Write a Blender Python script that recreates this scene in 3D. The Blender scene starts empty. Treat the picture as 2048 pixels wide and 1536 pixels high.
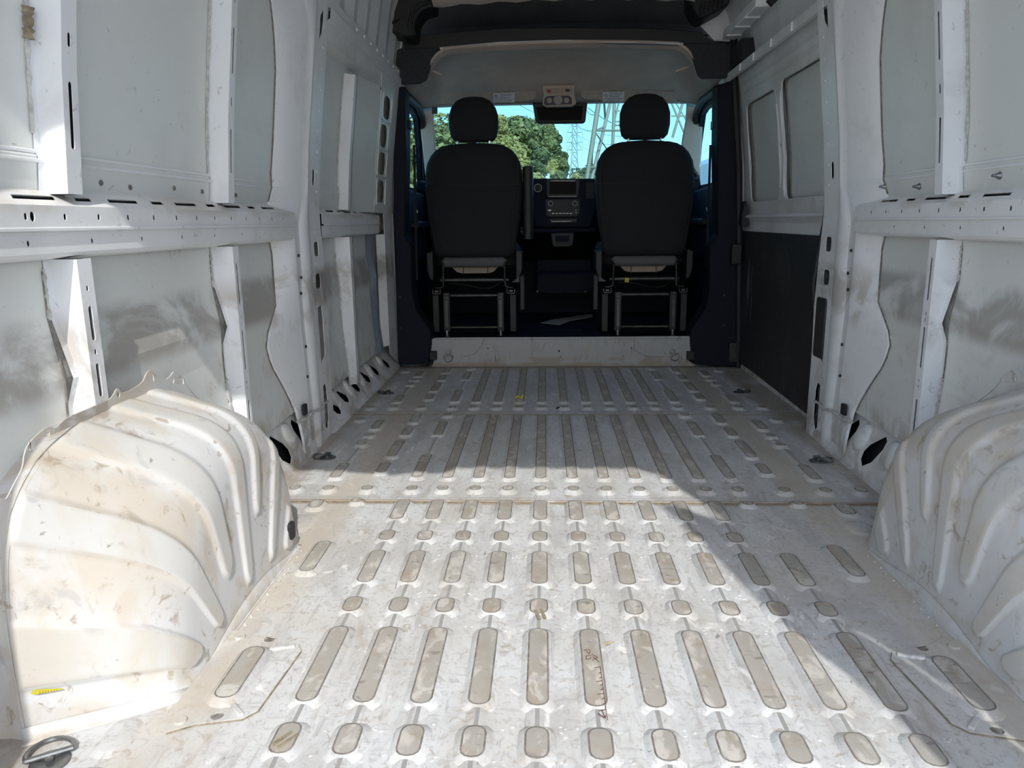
import bpy, bmesh, math, random
from mathutils import Vector, Matrix, noise
random.seed(7)
C = bpy.context.scene.collection
S = bpy.context.scene
# ------------------------------------------------------------------ camera
FOC = 1500.0
YAW, PITCH, ROLL = (math.radians(a) for a in (2.56, 12.23, -.63))
CAM = Vector((-.081, 0, .754))
_s, _c, _st, _ct = math.sin(YAW), math.cos(YAW), math.sin(PITCH), math.cos(PITCH)
RGT = Vector((_c, _s, 0)); FWD = Vector((-_s*_ct, _c*_ct, -_st)); UPV = RGT.cross(FWD)
RGT, UPV = RGT*math.cos(ROLL)+UPV*math.sin(ROLL), UPV*math.cos(ROLL)-RGT*math.sin(ROLL)
cd = bpy.data.cameras.new('camera'); cam = bpy.data.objects.new('camera', cd); C.objects.link(cam)
cd.sensor_fit = 'HORIZONTAL'; cd.sensor_width = 36; cd.lens = FOC/2048*36; cd.clip_start = .02; cd.clip_end = 2000
M3 = Matrix((RGT, UPV, -FWD)).transposed()
cam.matrix_world = Matrix.Translation(CAM) @ M3.to_4x4()
S.camera = cam
S.view_settings.view_transform = 'Standard'; S.view_settings.look = 'None'
S.view_settings.gamma = 1; S.view_settings.use_curve_mapping = False
S.view_settings.exposure = -0.03
# ------------------------------------------------------------------ world and sun
SUNDIR = Vector((-.22, 1, -.95)).normalized()      # travel direction of the light
w = bpy.data.worlds.new('world'); S.world = w; w.use_nodes = True
nt = w.node_tree; bg = nt.nodes['Background']
sky = nt.nodes.new('ShaderNodeTexSky'); sky.sky_type = 'NISHITA'; sky.sun_disc = False
sky.sun_elevation = math.asin(-SUNDIR.z)
sky.sun_rotation = math.atan2(-SUNDIR.x, -SUNDIR.y)
sky.air_density = 1.0; sky.dust_density = 1.6; sky.ozone_density = 1.2; sky.altitude = 100
nt.links.new(sky.outputs[0], bg.inputs[0]); bg.inputs[1].default_value = .32
sl = bpy.data.lights.new('sun', 'SUN'); sun = bpy.data.objects.new('sun', sl); C.objects.link(sun)
sl.energy = 3.6; sl.angle = math.radians(.53); sl.color = (1, .965, .91)
sun.rotation_euler = SUNDIR.to_track_quat('-Z', 'Y').to_euler(); sun.location = (2, -6, 8)

def at(px, py, X=None, Y=None, Z=None):
    """the point of the plane X=.., Y=.. or Z=.. seen at a pixel of the photograph (used to measure the van)"""
    d = FWD + RGT*((px-1024)/FOC) - UPV*((py-768)/FOC)
    i, v = [(i, v) for i, v in enumerate((X, Y, Z)) if v is not None][0]
    return CAM + d*((v-CAM[i])/d[i])

# ------------------------------------------------------------------ materials
def nodes(name):
    m = bpy.data.materials.new(name); m.use_nodes = True
    n = m.node_tree; return m, n, n.nodes['Principled BSDF']
def N(n, t, **k):
    o = n.nodes.new(t)
    for a, b in k.items(): setattr(o, a, b)
    return o
def noise_mask(n, pos, scale, lo, hi, detail=6, stretch=None, dist=0.0, rough=.6):
    src = pos
    if stretch:
        mp = N(n, 'ShaderNodeMapping'); mp.inputs['Scale'].default_value = stretch
        n.links.new(pos, mp.inputs['Vector']); src = mp.outputs[0]
    t = N(n, 'ShaderNodeTexNoise'); t.inputs['Scale'].default_value = scale
    t.inputs['Detail'].default_value = detail; t.inputs['Roughness'].default_value = rough
    t.inputs['Distortion'].default_value = dist
    n.links.new(src, t.inputs['Vector'])
    r = N(n, 'ShaderNodeMapRange'); r.interpolation_type = 'SMOOTHSTEP'
    r.inputs['From Min'].default_value = lo; r.inputs['From Max'].default_value = hi
    n.links.new(t.outputs[0], r.inputs['Value']); return r.outputs[0]
def mixc(n, fac, a, b):
    m = N(n, 'ShaderNodeMix', data_type='RGBA')
    if isinstance(fac, float): m.inputs[0].default_value = fac
    else: n.links.new(fac, m.inputs[0])
    for s, v in ((6, a), (7, b)):
        if isinstance(v, tuple): m.inputs[s].default_value = (*v, 1)
        else: n.links.new(v, m.inputs[s])
    return m.outputs[2]
def mth(n, op, a, b=None):
    m = N(n, 'ShaderNodeMath', operation=op)
    for i, v in enumerate((a, b)):
        if v is None: continue
        if isinstance(v, (int, float)): m.inputs[i].default_value = v
        else: n.links.new(v, m.inputs[i])
    return m.outputs[0]
def plain(name, col, rough=.6, metal=0, var=.12, scale=40, bump=0.0, spec=.5):
    m, n, b = nodes(name); g = N(n, 'ShaderNodeNewGeometry')
    f = noise_mask(n, g.outputs['Position'], scale, .3, .7)
    c2 = tuple(c*(1-var) for c in col)
    n.links.new(mixc(n, f, col, c2), b.inputs['Base Color'])
    b.inputs['Roughness'].default_value = rough; b.inputs['Metallic'].default_value = metal
    b.inputs['Specular IOR Level'].default_value = spec
    if bump:
        bp = N(n, 'ShaderNodeBump'); bp.inputs['Strength'].default_value = bump; bp.inputs['Distance'].default_value = .002
        t = N(n, 'ShaderNodeTexNoise'); t.inputs['Scale'].default_value = 600
        n.links.new(g.outputs['Position'], t.inputs['Vector'])
        n.links.new(t.outputs[0], bp.inputs['Height']); n.links.new(bp.outputs[0], b.inputs['Normal'])
    return m
def paint(name, base, rough=.42, layers=(), bump=.05):
    """layers: (colour, scale, lo, hi, amount, stretch, distortion, band(z0,z1) or None)"""
    m, n, b = nodes(name); g = N(n, 'ShaderNodeNewGeometry'); pos = g.outputs['Position']
    sx = N(n, 'ShaderNodeSeparateXYZ'); n.links.new(pos, sx.inputs[0])
    cur = base
    for col, sc, lo, hi, am, st, di, band in layers:
        f = mth(n, 'MULTIPLY', noise_mask(n, pos, sc, lo, hi, 7, st, di), am)
        if band:
            a, z0, z1, soft = band
            r1 = N(n, 'ShaderNodeMapRange'); r1.interpolation_type = 'SMOOTHSTEP'
            r1.inputs['From Min'].default_value = z0-soft; r1.inputs['From Max'].default_value = z0+soft
            r2 = N(n, 'ShaderNodeMapRange'); r2.interpolation_type = 'SMOOTHSTEP'
            r2.inputs['From Min'].default_value = z1+soft; r2.inputs['From Max'].default_value = z1-soft
            q = mth(n, 'ABSOLUTE', sx.outputs[a]) if a == 0 else sx.outputs[a]
            n.links.new(q, r1.inputs['Value']); n.links.new(q, r2.inputs['Value'])
            f = mth(n, 'MULTIPLY', f, mth(n, 'MULTIPLY', r1.outputs[0], r2.outputs[0]))
        cur = mixc(n, f, cur, col)
    if isinstance(cur, tuple): b.inputs['Base Color'].default_value = (*cur, 1)
    else: n.links.new(cur, b.inputs['Base Color'])
    b.inputs['Roughness'].default_value = rough
    if bump:
        bp = N(n, 'ShaderNodeBump'); bp.inputs['Strength'].default_value = bump*4; bp.inputs['Distance'].default_value = .004
        t = N(n, 'ShaderNodeTexNoise'); t.inputs['Scale'].default_value = 9; t.inputs['Detail'].default_value = 6
        n.links.new(pos, t.inputs['Vector'])
        n.links.new(t.outputs[0], bp.inputs['Height']); n.links.new(bp.outputs[0], b.inputs['Normal'])
    return m
BR = (.33, .27, .20); TAN = (.52, .46, .37); GREY = (.38, .37, .36); DK = (.10, .085, .07)
M = {}
FL = [((.50, .465, .40), 2.6, .42, .66, .48, (1, .8, 1), .6, None), (GREY, 5, .42, .66, .52, (2.0, .8, 1), .5, None),
      (BR, 9, .54, .74, .50, (1.6, .7, 1), 1.0, None), (BR, 38, .57, .68, .65, (1, 1, 1), 1.5, None), (GREY, 90, .50, .66, .55, (1, .8, 1), .8, None),
      ((.80, .80, .79), 12, .60, .70, .8, (1.3, .8, 1), 1.2, None),
      (DK, 14, .655, .73, .65, (3, .6, 1), 1.2, None), (GREY, 60, .58, .66, .6, (1, .12, 1), 0, None), (GREY, 70, .60, .67, .5, (.15, 1, 1), 0, None),
      (DK, 130, .66, .72, .7, (1, .25, 1), 1.0, None),
      ((.30, .24, .17), 7, .25, .55, .60, None, .5, (0, .815, 1.2, .03)), (TAN, 6, .3, .5, .6, None, .5, (0, .60, .70, .04)),
      ((.26, .20, .14), 9, .2, .5, .8, None, .5, (1, 1.925, 1.952, .008)), ((.24, .19, .14), 9, .2, .5, .85, None, .5, (1, 3.87, 3.95, .02))]
M['floor'] = paint('worn_white_floor_paint', (.595, .61, .615), .5, FL, .05)
M['rib_top'] = paint('scuffed_rib_top', (.37, .355, .32), .5,
      [(BR, 9, .45, .65, .6, (1, 1, 1), .8, None), ((.62, .60, .56), 30, .5, .62, .6, (1, .5, 1), .5, None),
       (DK, 55, .60, .70, .5, (.4, 1, 1), .5, None)], .05)
M['grime'] = plain('packed_grime', (.25, .235, .21), .8, var=.5, scale=60)
M['wall'] = paint('white_wall_paint', (.83, .845, .85), .36,
      [((.55, .545, .53), 3, .45, .7, .45, None, .6, None), (GREY, 34, .63, .72, .5, (1, 1, 1), 1, None),
       ((.30, .27, .235), 6, .36, .58, .8, (1, .8, 1), .9, (2, .475, .60, .02)),
       (TAN, 8, .5, .68, .45, None, .8, (2, -.1, .45, .06)), (BR, 10, .42, .62, .6, None, .8, (2, -.1, .12, .05)),
       (TAN, 5, .42, .62, .5, None, .5, (2, .775, .83, .01)), (DK, 48, .68, .74, .6, None, 1.5, (2, .2, .75, .05))], .03)
M['panel'] = paint('shade_greyed_panel_paint', (.765, .79, .77), .40,  # greyed below the wall paint: weaker side light put into the colour
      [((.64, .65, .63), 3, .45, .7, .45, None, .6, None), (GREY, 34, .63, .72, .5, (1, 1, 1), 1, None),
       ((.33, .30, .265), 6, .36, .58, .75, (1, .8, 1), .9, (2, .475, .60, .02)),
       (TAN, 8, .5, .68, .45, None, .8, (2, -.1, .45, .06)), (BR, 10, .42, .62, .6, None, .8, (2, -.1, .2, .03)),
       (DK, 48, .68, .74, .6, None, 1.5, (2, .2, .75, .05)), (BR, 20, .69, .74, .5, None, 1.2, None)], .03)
M['link'] = plain('worn_link_grey', (.33, .33, .32), .6)
M['stile'] = paint('bright_stile_paint', (.83, .85, .87), .38,
      [(GREY, 40, .63, .71, .5, None, 1, None), ((.62, .62, .61), 5, .5, .7, .4, None, .5, None),
       (BR, 8, .45, .6, .5, None, .8, (2, .44, .60, .04)), (BR, 9, .45, .65, .6, None, .8, (2, -.1, .15, .05))], .02)
M['arch'] = paint('stained_arch_paint', (.61, .615, .615), .5,
      [(TAN, 4, .42, .62, .75, None, .6, (2, .16, .6, .08)), (TAN, 6, .50, .66, .6, (1, 2, 1), 1, None), (BR, 9, .53, .66, .7, (1, 1, 1), 1.4, (2, .2, .6, .05)), (BR, 24, .58, .68, .75, (1, 1, 1), 1.4, None),
       (GREY, 14, .60, .72, .5, None, 1.5, None), (DK, 34, .67, .74, .7, (1, 1.5, .6), 1.5, None),
       (TAN, 12, .4, .62, .6, None, .5, (2, -.02, .045, .02))], .03)
M['arch_rib'] = paint('stained_rib_paint', (.56, .56, .54), .42,
      [(TAN, 7, .42, .64, .6, None, .6, None), (GREY, 26, .58, .70, .5, None, 1, None), (DK, 40, .65, .72, .6, None, 1, None)], .03)
M['sealant'] = plain('seam_sealant', (.60, .60, .57), .7, var=.35, scale=90)
M['foam'] = plain('old_foam_sealant', (.34, .29, .20), .9, var=.5, scale=60)
M['cavity_shade'] = plain('painted_cavity_shade', (.02, .021, .024), .8)  # near-black colour standing in for the shade inside slots and hollows
M['bluesteel'] = plain('outer_skin_primer', (.30, .35, .42), .5)
M['step'] = paint('worn_step_paint', (.42, .43, .435), .5,
      [(GREY, 14, .5, .66, .7, (1, 1, .5), .8, None), (DK, 28, .58, .70, .6, (2, 1, .5), 1.2, None), (BR, 10, .4, .6, .9, (.4, 1, 1), .5, (2, -.01, .02, .012)),
       (BR, 8, .48, .6, .7, None, .5, (2, -.01, .05, .012))], .03)
M['outer'] = plain('white_body_paint', (.72, .73, .74), .4)
M['navy'] = plain('navy_grained_plastic', (.006, .0095, .019), .7, bump=.3, spec=.25)
M['dash'] = plain('matt_dash_top', (.004, .005, .008), 1.0, spec=.05)
M['black'] = plain('black_grained_plastic', (.013, .014, .015), .5, bump=.3)
M['blackf'] = plain('black_seat_fabric', (.014, .015, .017), .85, bump=.5)
M['felt'] = plain('charcoal_felt', (.05, .052, .056), .95, bump=.8, scale=200, var=.4)
M['rubber'] = plain('black_rubber', (.012, .012, .013), .6)
M['headliner'] = plain('grey_headliner', (.60, .50, .42), .95, bump=.4, var=.15, scale=6)
M['visor'] = plain('grey_visor', (.47, .40, .34), .9, bump=.3)
M['shelf'] = plain('dark_grey_roof_lining', (.10, .103, .105), .9, var=.3, scale=5)
M['greyfab'] = plain('grey_fabric', (.13, .135, .14), .9, bump=.5)
M['cream'] = plain('cream_cushion_underside', (.42, .36, .28), .9)
M['steel'] = plain('dark_steel', (.10, .10, .10), .4, .8, scale=20, var=.4)
M['zinc'] = plain('zinc_metal', (.30, .31, .31), .38, .85, var=.4)
M['chrome'] = plain('chrome', (.7, .7, .7), .15, 1)
M['board'] = paint('black_hardboard', (.022, .022, .022), .62,
      [((.10, .10, .10), 30, .60, .70, .6, (1, 8, .3), .5, None), ((.05, .05, .05), 5, .5, .7, .6, None, .5, None)], .02)
M['lamp'] = plain('frosted_lamp_lens', (.26, .25, .24), .3)
M['red'] = plain('red_button', (.35, .01, .015), .4)
M['blue'] = plain('dark_blue_button', (.01, .014, .05), .4)
M['yellow'] = plain('yellow_paint_mark', (.62, .55, .06), .6)
M['paper'] = plain('white_sticker', (.75, .78, .80), .6)
M['ink'] = plain('grey_print', (.09, .09, .10), .7)
M['crayon'] = plain('brown_crayon', (.13, .055, .04), .8)
M['leafbit'] = plain('dry_leaf', (.42, .38, .24), .8, var=.4)
M['screen'] = plain('black_screen', (.003, .003, .004), .35, spec=.05)
M['asphalt'] = plain('pale_concrete_yard', (.74, .73, .70), .9, var=.3, scale=20)
M['grass'] = plain('grass', (.10, .15, .04), .95, var=.5, scale=2)
M['bark'] = plain('bark', (.10, .08, .06), .95)
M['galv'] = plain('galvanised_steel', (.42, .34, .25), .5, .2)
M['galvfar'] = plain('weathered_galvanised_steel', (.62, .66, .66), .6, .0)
def leafmat(name, a, b_):
    m, n, b = nodes(name); g = N(n, 'ShaderNodeNewGeometry')
    n.links.new(mixc(n, g.outputs['Random Per Island'], a, b_), b.inputs['Base Color'])
    b.inputs['Roughness'].default_value = .6
    b.inputs['Subsurface Weight'].default_value = 0
    return m
M['leaf1'] = leafmat('oak_leaves', (.10, .115, .03), (.36, .30, .10))
M['leaf2'] = leafmat('yellowing_leaves', (.22, .18, .04), (.50, .37, .11))
M['leaf3'] = leafmat('dark_leaves', (.07, .08, .025), (.20, .19, .065))
def glass(name, tint):
    m = bpy.data.materials.new(name); m.use_nodes = True; n = m.node_tree; n.nodes.clear()
    o = N(n, 'ShaderNodeOutputMaterial'); t = N(n, 'ShaderNodeBsdfTransparent'); t.inputs[0].default_value = (*tint, 1)
    gl = N(n, 'ShaderNodeBsdfGlossy'); gl.inputs['Roughness'].default_value = .02
    mx = N(n, 'ShaderNodeMixShader')
    mx.inputs[0].default_value = .04; n.links.new(t.outputs[0], mx.inputs[1]); n.links.new(gl.outputs[0], mx.inputs[2])
    n.links.new(mx.outputs[0], o.inputs[0]); return m
M['glass'] = glass('tinted_glass', (.36, .70, .86))

# ------------------------------------------------------------------ geometry helpers
def tag(o, label=None, cat=None, group=None, kind=None):
    for k, v in (('label', label), ('category', cat), ('group', group), ('kind', kind)):
        if v: o[k] = v
    return o
def thing(name, loc, label, cat, group=None):
    o = bpy.data.objects.new(name, None); C.objects.link(o); o.location = loc; o.empty_display_size = .05
    return tag(o, label, cat, group)
class G:
    def __init__(s): s.v = []; s.f = []; s.m = []; s.mi = 0
    def add(s, vs, fs):
        b = len(s.v); s.v += [tuple(p) for p in vs]
        s.f += [tuple(i+b for i in f) for f in fs]; s.m += [s.mi]*len(fs); return s
    def box(s, x0, x1, y0, y1, z0, z1):
        v = [(x, y, z) for z in (z0, z1) for y in (y0, y1) for x in (x0, x1)]
        return s.add(v, [(0, 2, 3, 1), (4, 5, 7, 6), (0, 1, 5, 4), (2, 6, 7, 3), (0, 4, 6, 2), (1, 3, 7, 5)])
    def bar(s, a, b, w, h, up=(0, 0, 1)):
        a, b = Vector(a), Vector(b); d = (b-a).normalized(); r = d.cross(Vector(up))
        if r.length < 1e-4: r = d.cross(Vector((1, 0, 0)))
        r.normalize(); u = r.cross(d)
        v = [p + r*(i*w/2) + u*(j*h/2) for p in (a, b) for i, j in ((-1, -1), (1, -1), (1, 1), (-1, 1))]
        return s.add(v, [(0, 3, 2, 1), (4, 5, 6, 7), (0, 1, 5, 4), (1, 2, 6, 5), (2, 3, 7, 6), (3, 0, 4, 7)])
    def tube(s, path, r, n=8, cap=True, closed=False):
        P = [Vector(p) for p in path]; R = r if isinstance(r, (list, tuple)) else [r]*len(P)
        vs = []; prev = None
        for i, p in enumerate(P):
            if closed: t = P[(i+1) % len(P)]-P[i-1]
            else: t = P[min(i+1, len(P)-1)]-P[max(i-1, 0)]
            t.normalize()
            q = prev if prev else (Vector((0, 0, 1)) if abs(t.z) < .9 else Vector((1, 0, 0)))
            a = (q-t*q.dot(t)).normalized(); prev = a; b = t.cross(a)
            vs += [p+(a*math.cos(k*2*math.pi/n)+b*math.sin(k*2*math.pi/n))*R[i] for k in range(n)]
        m = len(P); fs = []
        for i in range(m if closed else m-1):
            for k in range(n):
                j = (i+1) % m
                fs.append((i*n+k, i*n+(k+1) % n, j*n+(k+1) % n, j*n+k))
        if cap and not closed: fs += [tuple(range(n))[::-1], tuple((m-1)*n+k for k in range(n))]
        return s.add(vs, fs)
    def grid(s, rows):
        n = len(rows[0]); vs = [p for r in rows for p in r]
        return s.add(vs, [(i*n+j, i*n+j+1, (i+1)*n+j+1, (i+1)*n+j) for i in range(len(rows)-1) for j in range(n-1)])
    def prism(s, poly, f, a, b):
        """poly of 2-D points, f(p, q, t) -> xyz, between t=a and t=b"""
        n = len(poly); vs = [f(p[0], p[1], a) for p in poly]+[f(p[0], p[1], b) for p in poly]
        return s.add(vs, [tuple(range(n))[::-1], tuple(range(n, 2*n))]+[(i, (i+1) % n, n+(i+1) % n, n+i) for i in range(n)])
    def loft(s, secs, cap=True):
        n = len(secs[0]); vs = [p for q in secs for p in q]
        fs = [(i*n+k, i*n+(k+1) % n, (i+1)*n+(k+1) % n, (i+1)*n+k) for i in range(len(secs)-1) for k in range(n)]
        if cap: fs += [tuple(range(n))[::-1], tuple((len(secs)-1)*n+k for k in range(n))]
        return s.add(vs, fs)
    def plate(s, outer, holes, f, t=.0015, step=None):
        """flat sheet with real holes, mapped to space by f(a, b, c)"""
        cu = bpy.data.curves.new('c', 'CURVE'); cu.dimensions = '2D'; cu.fill_mode = 'BOTH'; cu.extrude = t/2
        for lp in [outer]+list(holes):
            sp = cu.splines.new('POLY'); sp.points.add(len(lp)-1); sp.use_cyclic_u = True
            for q, p in zip(sp.points, lp): q.co = (p[0], p[1], 0, 1)
        ob = bpy.data.objects.new('c', cu); C.objects.link(ob)
        dg = bpy.context.evaluated_depsgraph_get(); dg.update()
        me = bpy.data.meshes.new_from_object(ob.evaluated_get(dg))
        bm = bmesh.new(); bm.from_mesh(me)
        if step:
            for lv in step:
                bmesh.ops.bisect_plane(bm, geom=bm.verts[:]+bm.edges[:]+bm.faces[:], plane_co=(0, lv, 0), plane_no=(0, 1, 0))
        bm.verts.index_update()
        s.add([f(*v.co) for v in bm.verts], [tuple(v.index for v in q.verts) for q in bm.faces])
        bm.free(); bpy.data.objects.remove(ob); bpy.data.curves.remove(cu); bpy.data.meshes.remove(me); return s
    def mesh(s, name, mats, smooth=False, angle=35, o=(0, 0, 0)):
        me = bpy.data.meshes.new(name); o = Vector(o)
        me.from_pydata([Vector(p)-o for p in s.v], [], s.f)
        for m in (mats if isinstance(mats, (list, tuple)) else [mats]): me.materials.append(M[m])
        if len(set(s.m)) > 1: me.polygons.foreach_set('material_index', s.m)
        bm = bmesh.new(); bm.from_mesh(me); bmesh.ops.remove_doubles(bm, verts=bm.verts, dist=1e-5)
        bmesh.ops.recalc_face_normals(bm, faces=bm.faces)
        if smooth:
            for f in bm.faces: f.smooth = True
            for e in bm.edges:
                if len(e.link_faces) == 2 and e.calc_face_angle(0) > math.radians(angle): e.smooth = False
        bm.to_mesh(me); bm.free(); return me
    def obj(s, name, mats, parent=None, smooth=False, bevel=0, angle=35, o=None):
        loc = Vector(o) if o is not None else (parent.location if parent else Vector((0, 0, 0)))
        me = s.mesh(name, mats, smooth or bevel > 0, angle, loc)
        ob = bpy.data.objects.new(name, me); C.objects.link(ob)
        if parent: ob.parent = parent; ob.location = loc-wloc(parent)
        else: ob.location = loc
        if bevel:
            b = ob.modifiers.new('bevel', 'BEVEL'); b.width = bevel; b.segments = 2; b.limit_method = 'ANGLE'
        return ob
def wloc(o):
    l = Vector((0, 0, 0))
    while o: l += o.location; o = o.parent
    return l
def solid(ob, t, off=0):
    m = ob.modifiers.new('solid', 'SOLIDIFY'); m.thickness = t; m.offset = off; return ob
def ell(cx, cy, rx, ry, n=12): return [(cx+rx*math.cos(i*2*math.pi/n), cy+ry*math.sin(i*2*math.pi/n)) for i in range(n)]
def rrect(x0, x1, y0, y1, r, n=3):
    r = min(r, (x1-x0)/2-1e-5, (y1-y0)/2-1e-5); p = []
    for cx, cy, a in ((x1-r, y1-r, 0), (x0+r, y1-r, 90), (x0+r, y0+r, 180), (x1-r, y0+r, 270)):
        p += [(cx+r*math.cos(math.radians(a+90*i/n)), cy+r*math.sin(math.radians(a+90*i/n))) for i in range(n+1)]
    return p
def slot(cy, cz, w, h): return rrect(cy-w/2, cy+w/2, cz-h/2, cz+h/2, min(w, h)/2)
def lerp(a, b, t): return a+(b-a)*t
def interp(tab, x):
    if x <= tab[0][0]: return tab[0][1]
    for (a, p), (b, q) in zip(tab, tab[1:]):
        if x <= b: return lerp(p, q, (x-a)/(b-a))
    return tab[-1][1]

# ------------------------------------------------------------------ body profile (u = distance from the centre line)
UI = [(-.2, .862), (.80, .862), (1.0, .845), (1.43, .79), (1.7, .735), (1.95, .64)]
ui = lambda z: interp(UI, z)
US = [(0, .888), (.16, .888), (.25, .897), (.34, .904), (.42, .906), (.50, .902), (.56, .910), (.605, .916), (.70, .914), (.80, .905),
      (.865, .897), (.872, .902), (1.0, .893), (1.2, .868), (1.43, .835), (1.6, .80), (1.75, .75)]
us = lambda z: interp(US, z)
UWV = [(.16, .888), (.25, .898), (.34, .908), (.42, .914), (.46, .904), (.50, .889), (.56, .903), (.605, .914), (.70, .914), (.80, .905)]
uw = lambda z: interp(UWV, z) if z < .8 else us(z)
REAR, SEAM1, SEAM2, STEPY = .24, 1.95, 2.905, 3.92
ZS = sorted(set([z for z, _ in US]+[i*.05 for i in range(0, 36)]))
# ================================================================== FLOOR
fl = G().box(-.93, .93, REAR, STEPY+.02, -.05, -.012).obj('floor', 'floor'); tag(fl, kind='structure')
fl['label'] = 'worn white pressed-steel cargo floor'
panels = []
for y0, y1, lip in ((REAR, SEAM1-.004, 0), (SEAM1+.004, SEAM2-.002, .003), (SEAM2+.002, STEPY, .0015)):
    g = G(); g.box(-.93, .93, y0, y1, -.0125, 0)
    if lip:
        g.prism([(y0-.012, -.011), (y0-.008, lip), (y0+.012, lip), (y0+.024, 0), (y0+.024, -.01)], lambda a, b, t: (t, a, b), -.858, .858)
    panels.append(g.obj('floor_panel', 'floor', fl))
for y in (1.9365, 2.8955): G().bar((-.86, y, .0006), (.86, y, .0006), .010, .0012).obj('seam_dirt', 'foam', fl)
padcache = {}
def pad_mesh(w, L, h, flare, style):
    key = (round(w, 3), round(L, 3), h, style)
    if key in padcache: return padcache[key]
    g = G(); r = .45*w if style != 'dimple' else w*.49
    def ring(dx, dy, z, rr): return [(x, y, z) for x, y in rrect(-w/2-dx, w/2+dx, -L/2-dy, L/2+dy, rr)]
    top2 = ring(-.003, -.003, h+.0004, max(r-.003, .002)); top = ring(0, 0, h, r)
    mid = ring(flare*.35, flare*.35, h*.72, r+flare*.3); base = ring(flare, flare*1.25, 0, r+flare*.8)
    if style == 'ridge':
        base = ring(flare, 0, 0, r); mid = ring(flare*.25, 0, h*.8, r)
    g.add(base+mid+top, [(i+k*16, (i+1) % 16+k*16, (i+1) % 16+16+k*16, i+16+k*16) for k in (0, 1) for i in range(16)])
    g.mi = 1; g.add(top+top2, [(i, (i+1) % 16, (i+1) % 16+16, i+16) for i in range(16)])
    g.mi = 2; g.add(top2, [tuple(range(16))])
    mats = ['floor', 'grime', 'rib_top'] if style != 'ridge' else ['floor', 'floor', 'link']
    me = g.mesh('raised_rib', mats, True, 40); padcache[key] = me; return me
def pad(x, y0, y1, w=.036, h=.008, flare=.011, style='pad', panel=None, skew=0, plainpaint=False):
    me = pad_mesh(w, round(y1-y0, 2), h, flare, style)
    if plainpaint:
        k = me.name+'_plain'
        if k not in bpy.data.meshes:
            me2 = me.copy(); me2.name = k; me2.materials.clear()
            for _ in range(3): me2.materials.append(M['floor'])
        me = bpy.data.meshes[k]
    y = (y0+y1)/2
    p = panels[0 if y < SEAM1 else (1 if y < SEAM2 else 2)]
    o = bpy.data.objects.new({'pad': 'raised_rib', 'ridge': 'rib_link', 'dimple': 'raised_dimple'}[style], me)
    C.objects.link(o); o.parent = p; o.location = (x, y, 0); o.rotation_euler.z = skew; return o
SP = .0934
YF = lambda y: at(1075, y, Z=0).y
rows = [(1045, 1006), (1088, 1068), (1175, 1108), (1235, 1203), (1420, 1264), (1526, 1463)]
rowsY = [(YF(a), YF(b)) for a, b in rows]
for k in range(-5, 6):
    for i, (a, b) in enumerate(rowsY):
        if k == 5 and i < 2: continue
        pad(k*SP, a, b, .037)
        nxt = rowsY[i+1][1] if i+1 < len(rowsY) else a-.09
        pad(k*SP, nxt-.002, a+.002, .013, .0055, .012, 'ridge')
    for a, b in ((.70, .80), (.46, .64), (.30, .40)): pad(k*SP, a, b, .037)
def padpx(x0, yn, x1, yf, w=.036, **k):
    a, b = at(x0, yn, Z=0), at(x1, yf, Z=0); pad((a.x+b.x)/2, a.y, b.y, w, **k)
for q in ((612, 1150, 650, 1087), (625, 1021, 640, 1004), (1690, 1160, 1690, 1096)): padpx(*q)
padpx(578, 1062, 620, 1032, .055, h=.003, plainpaint=True); padpx(712, 1010, 716, 1001, .03, style='dimple')
for q in ((1495, 1016, 1495, 1007), (1596, 1015, 1596, 1006)): padpx(*q, .03, style='dimple')
padpx(1722, 1068, 1722, 1047, .05, h=.004, plainpaint=True); padpx(1690, 1032, 1690, 1010, .04, h=.005)
pad(-.72, .76, .89, .045); pad(-.725, .93, 1.0, .03, .004, .009, plainpaint=True); pad(.72, .76, .89, .045)
# middle panel, mirrored, then repeated one pitch further forward
mid = []
YM = lambda y, x=760: at(x, y, Z=0).y
def mu(x, y): return -at(x, y, Z=0).x
for yc, xs in ((982, (589, 656, 734, 824)),):
    for x in xs: mid.append((mu(x, 982), YM(986), YM(976), .034, 'dimple'))
for k in range(0, 5): mid.append((k*SP, YM(985), YM(976), .034, 'dimple'))
for k in range(0, 5): mid.append((k*SP, 2.115, 2.88, .036, 'pad'))
U5, U6, U7, U8 = 5*SP, .585, .715, .80
mid += [(U5, YM(960, 834), YM(912, 850), .036, 'pad'), (U5, YM(910), YM(876), .012, 'ridge'), (U5, YM(874), YM(846), .034, 'pad'), (U5, YM(836), YM(829), .03, 'dimple'),
        (U6, YM(950), YM(929), .036, 'pad'), (U6, YM(917), YM(884), .036, 'pad'), (U6, YM(875), YM(858), .034, 'pad'), (U6, YM(849), YM(830), .034, 'pad'),
        (U7, YM(960), YM(931), .036, 'pad'), (U7, YM(930), YM(898), .012, 'ridge'), (U7, YM(895), YM(888), .034, 'dimple'), (U7, YM(886), YM(880), .012, 'ridge'), (U7, YM(877), YM(870), .034, 'dimple'),
        (U7, YM(862), YM(843), .036, 'pad'), (U8, YM(908), YM(862), .04, 'soft'), (U8-.01, YM(966), YM(935), .03, 'soft'), (U8, YM(845), YM(839), .03, 'dimple')]
for rep in (0, .966):
    for u, a, b, w_, st in mid:
        for sd in ((-1, 1) if u > .001 else (1,)):
            aa, bb = a+rep, min(b+rep, 3.86)
            if st == 'soft': pad(sd*u, aa, bb, w_, .0035, .012, 'pad', plainpaint=True)
            elif st == 'ridge': pad(sd*u, aa, bb, .011, .0045, .009, 'ridge')
            elif st == 'dimple': pad(sd*u, aa, max(bb, aa+.03), .032, .009, .013, 'dimple')
            else: pad(sd*u, aa, bb, .034, .008, .010)
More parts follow.
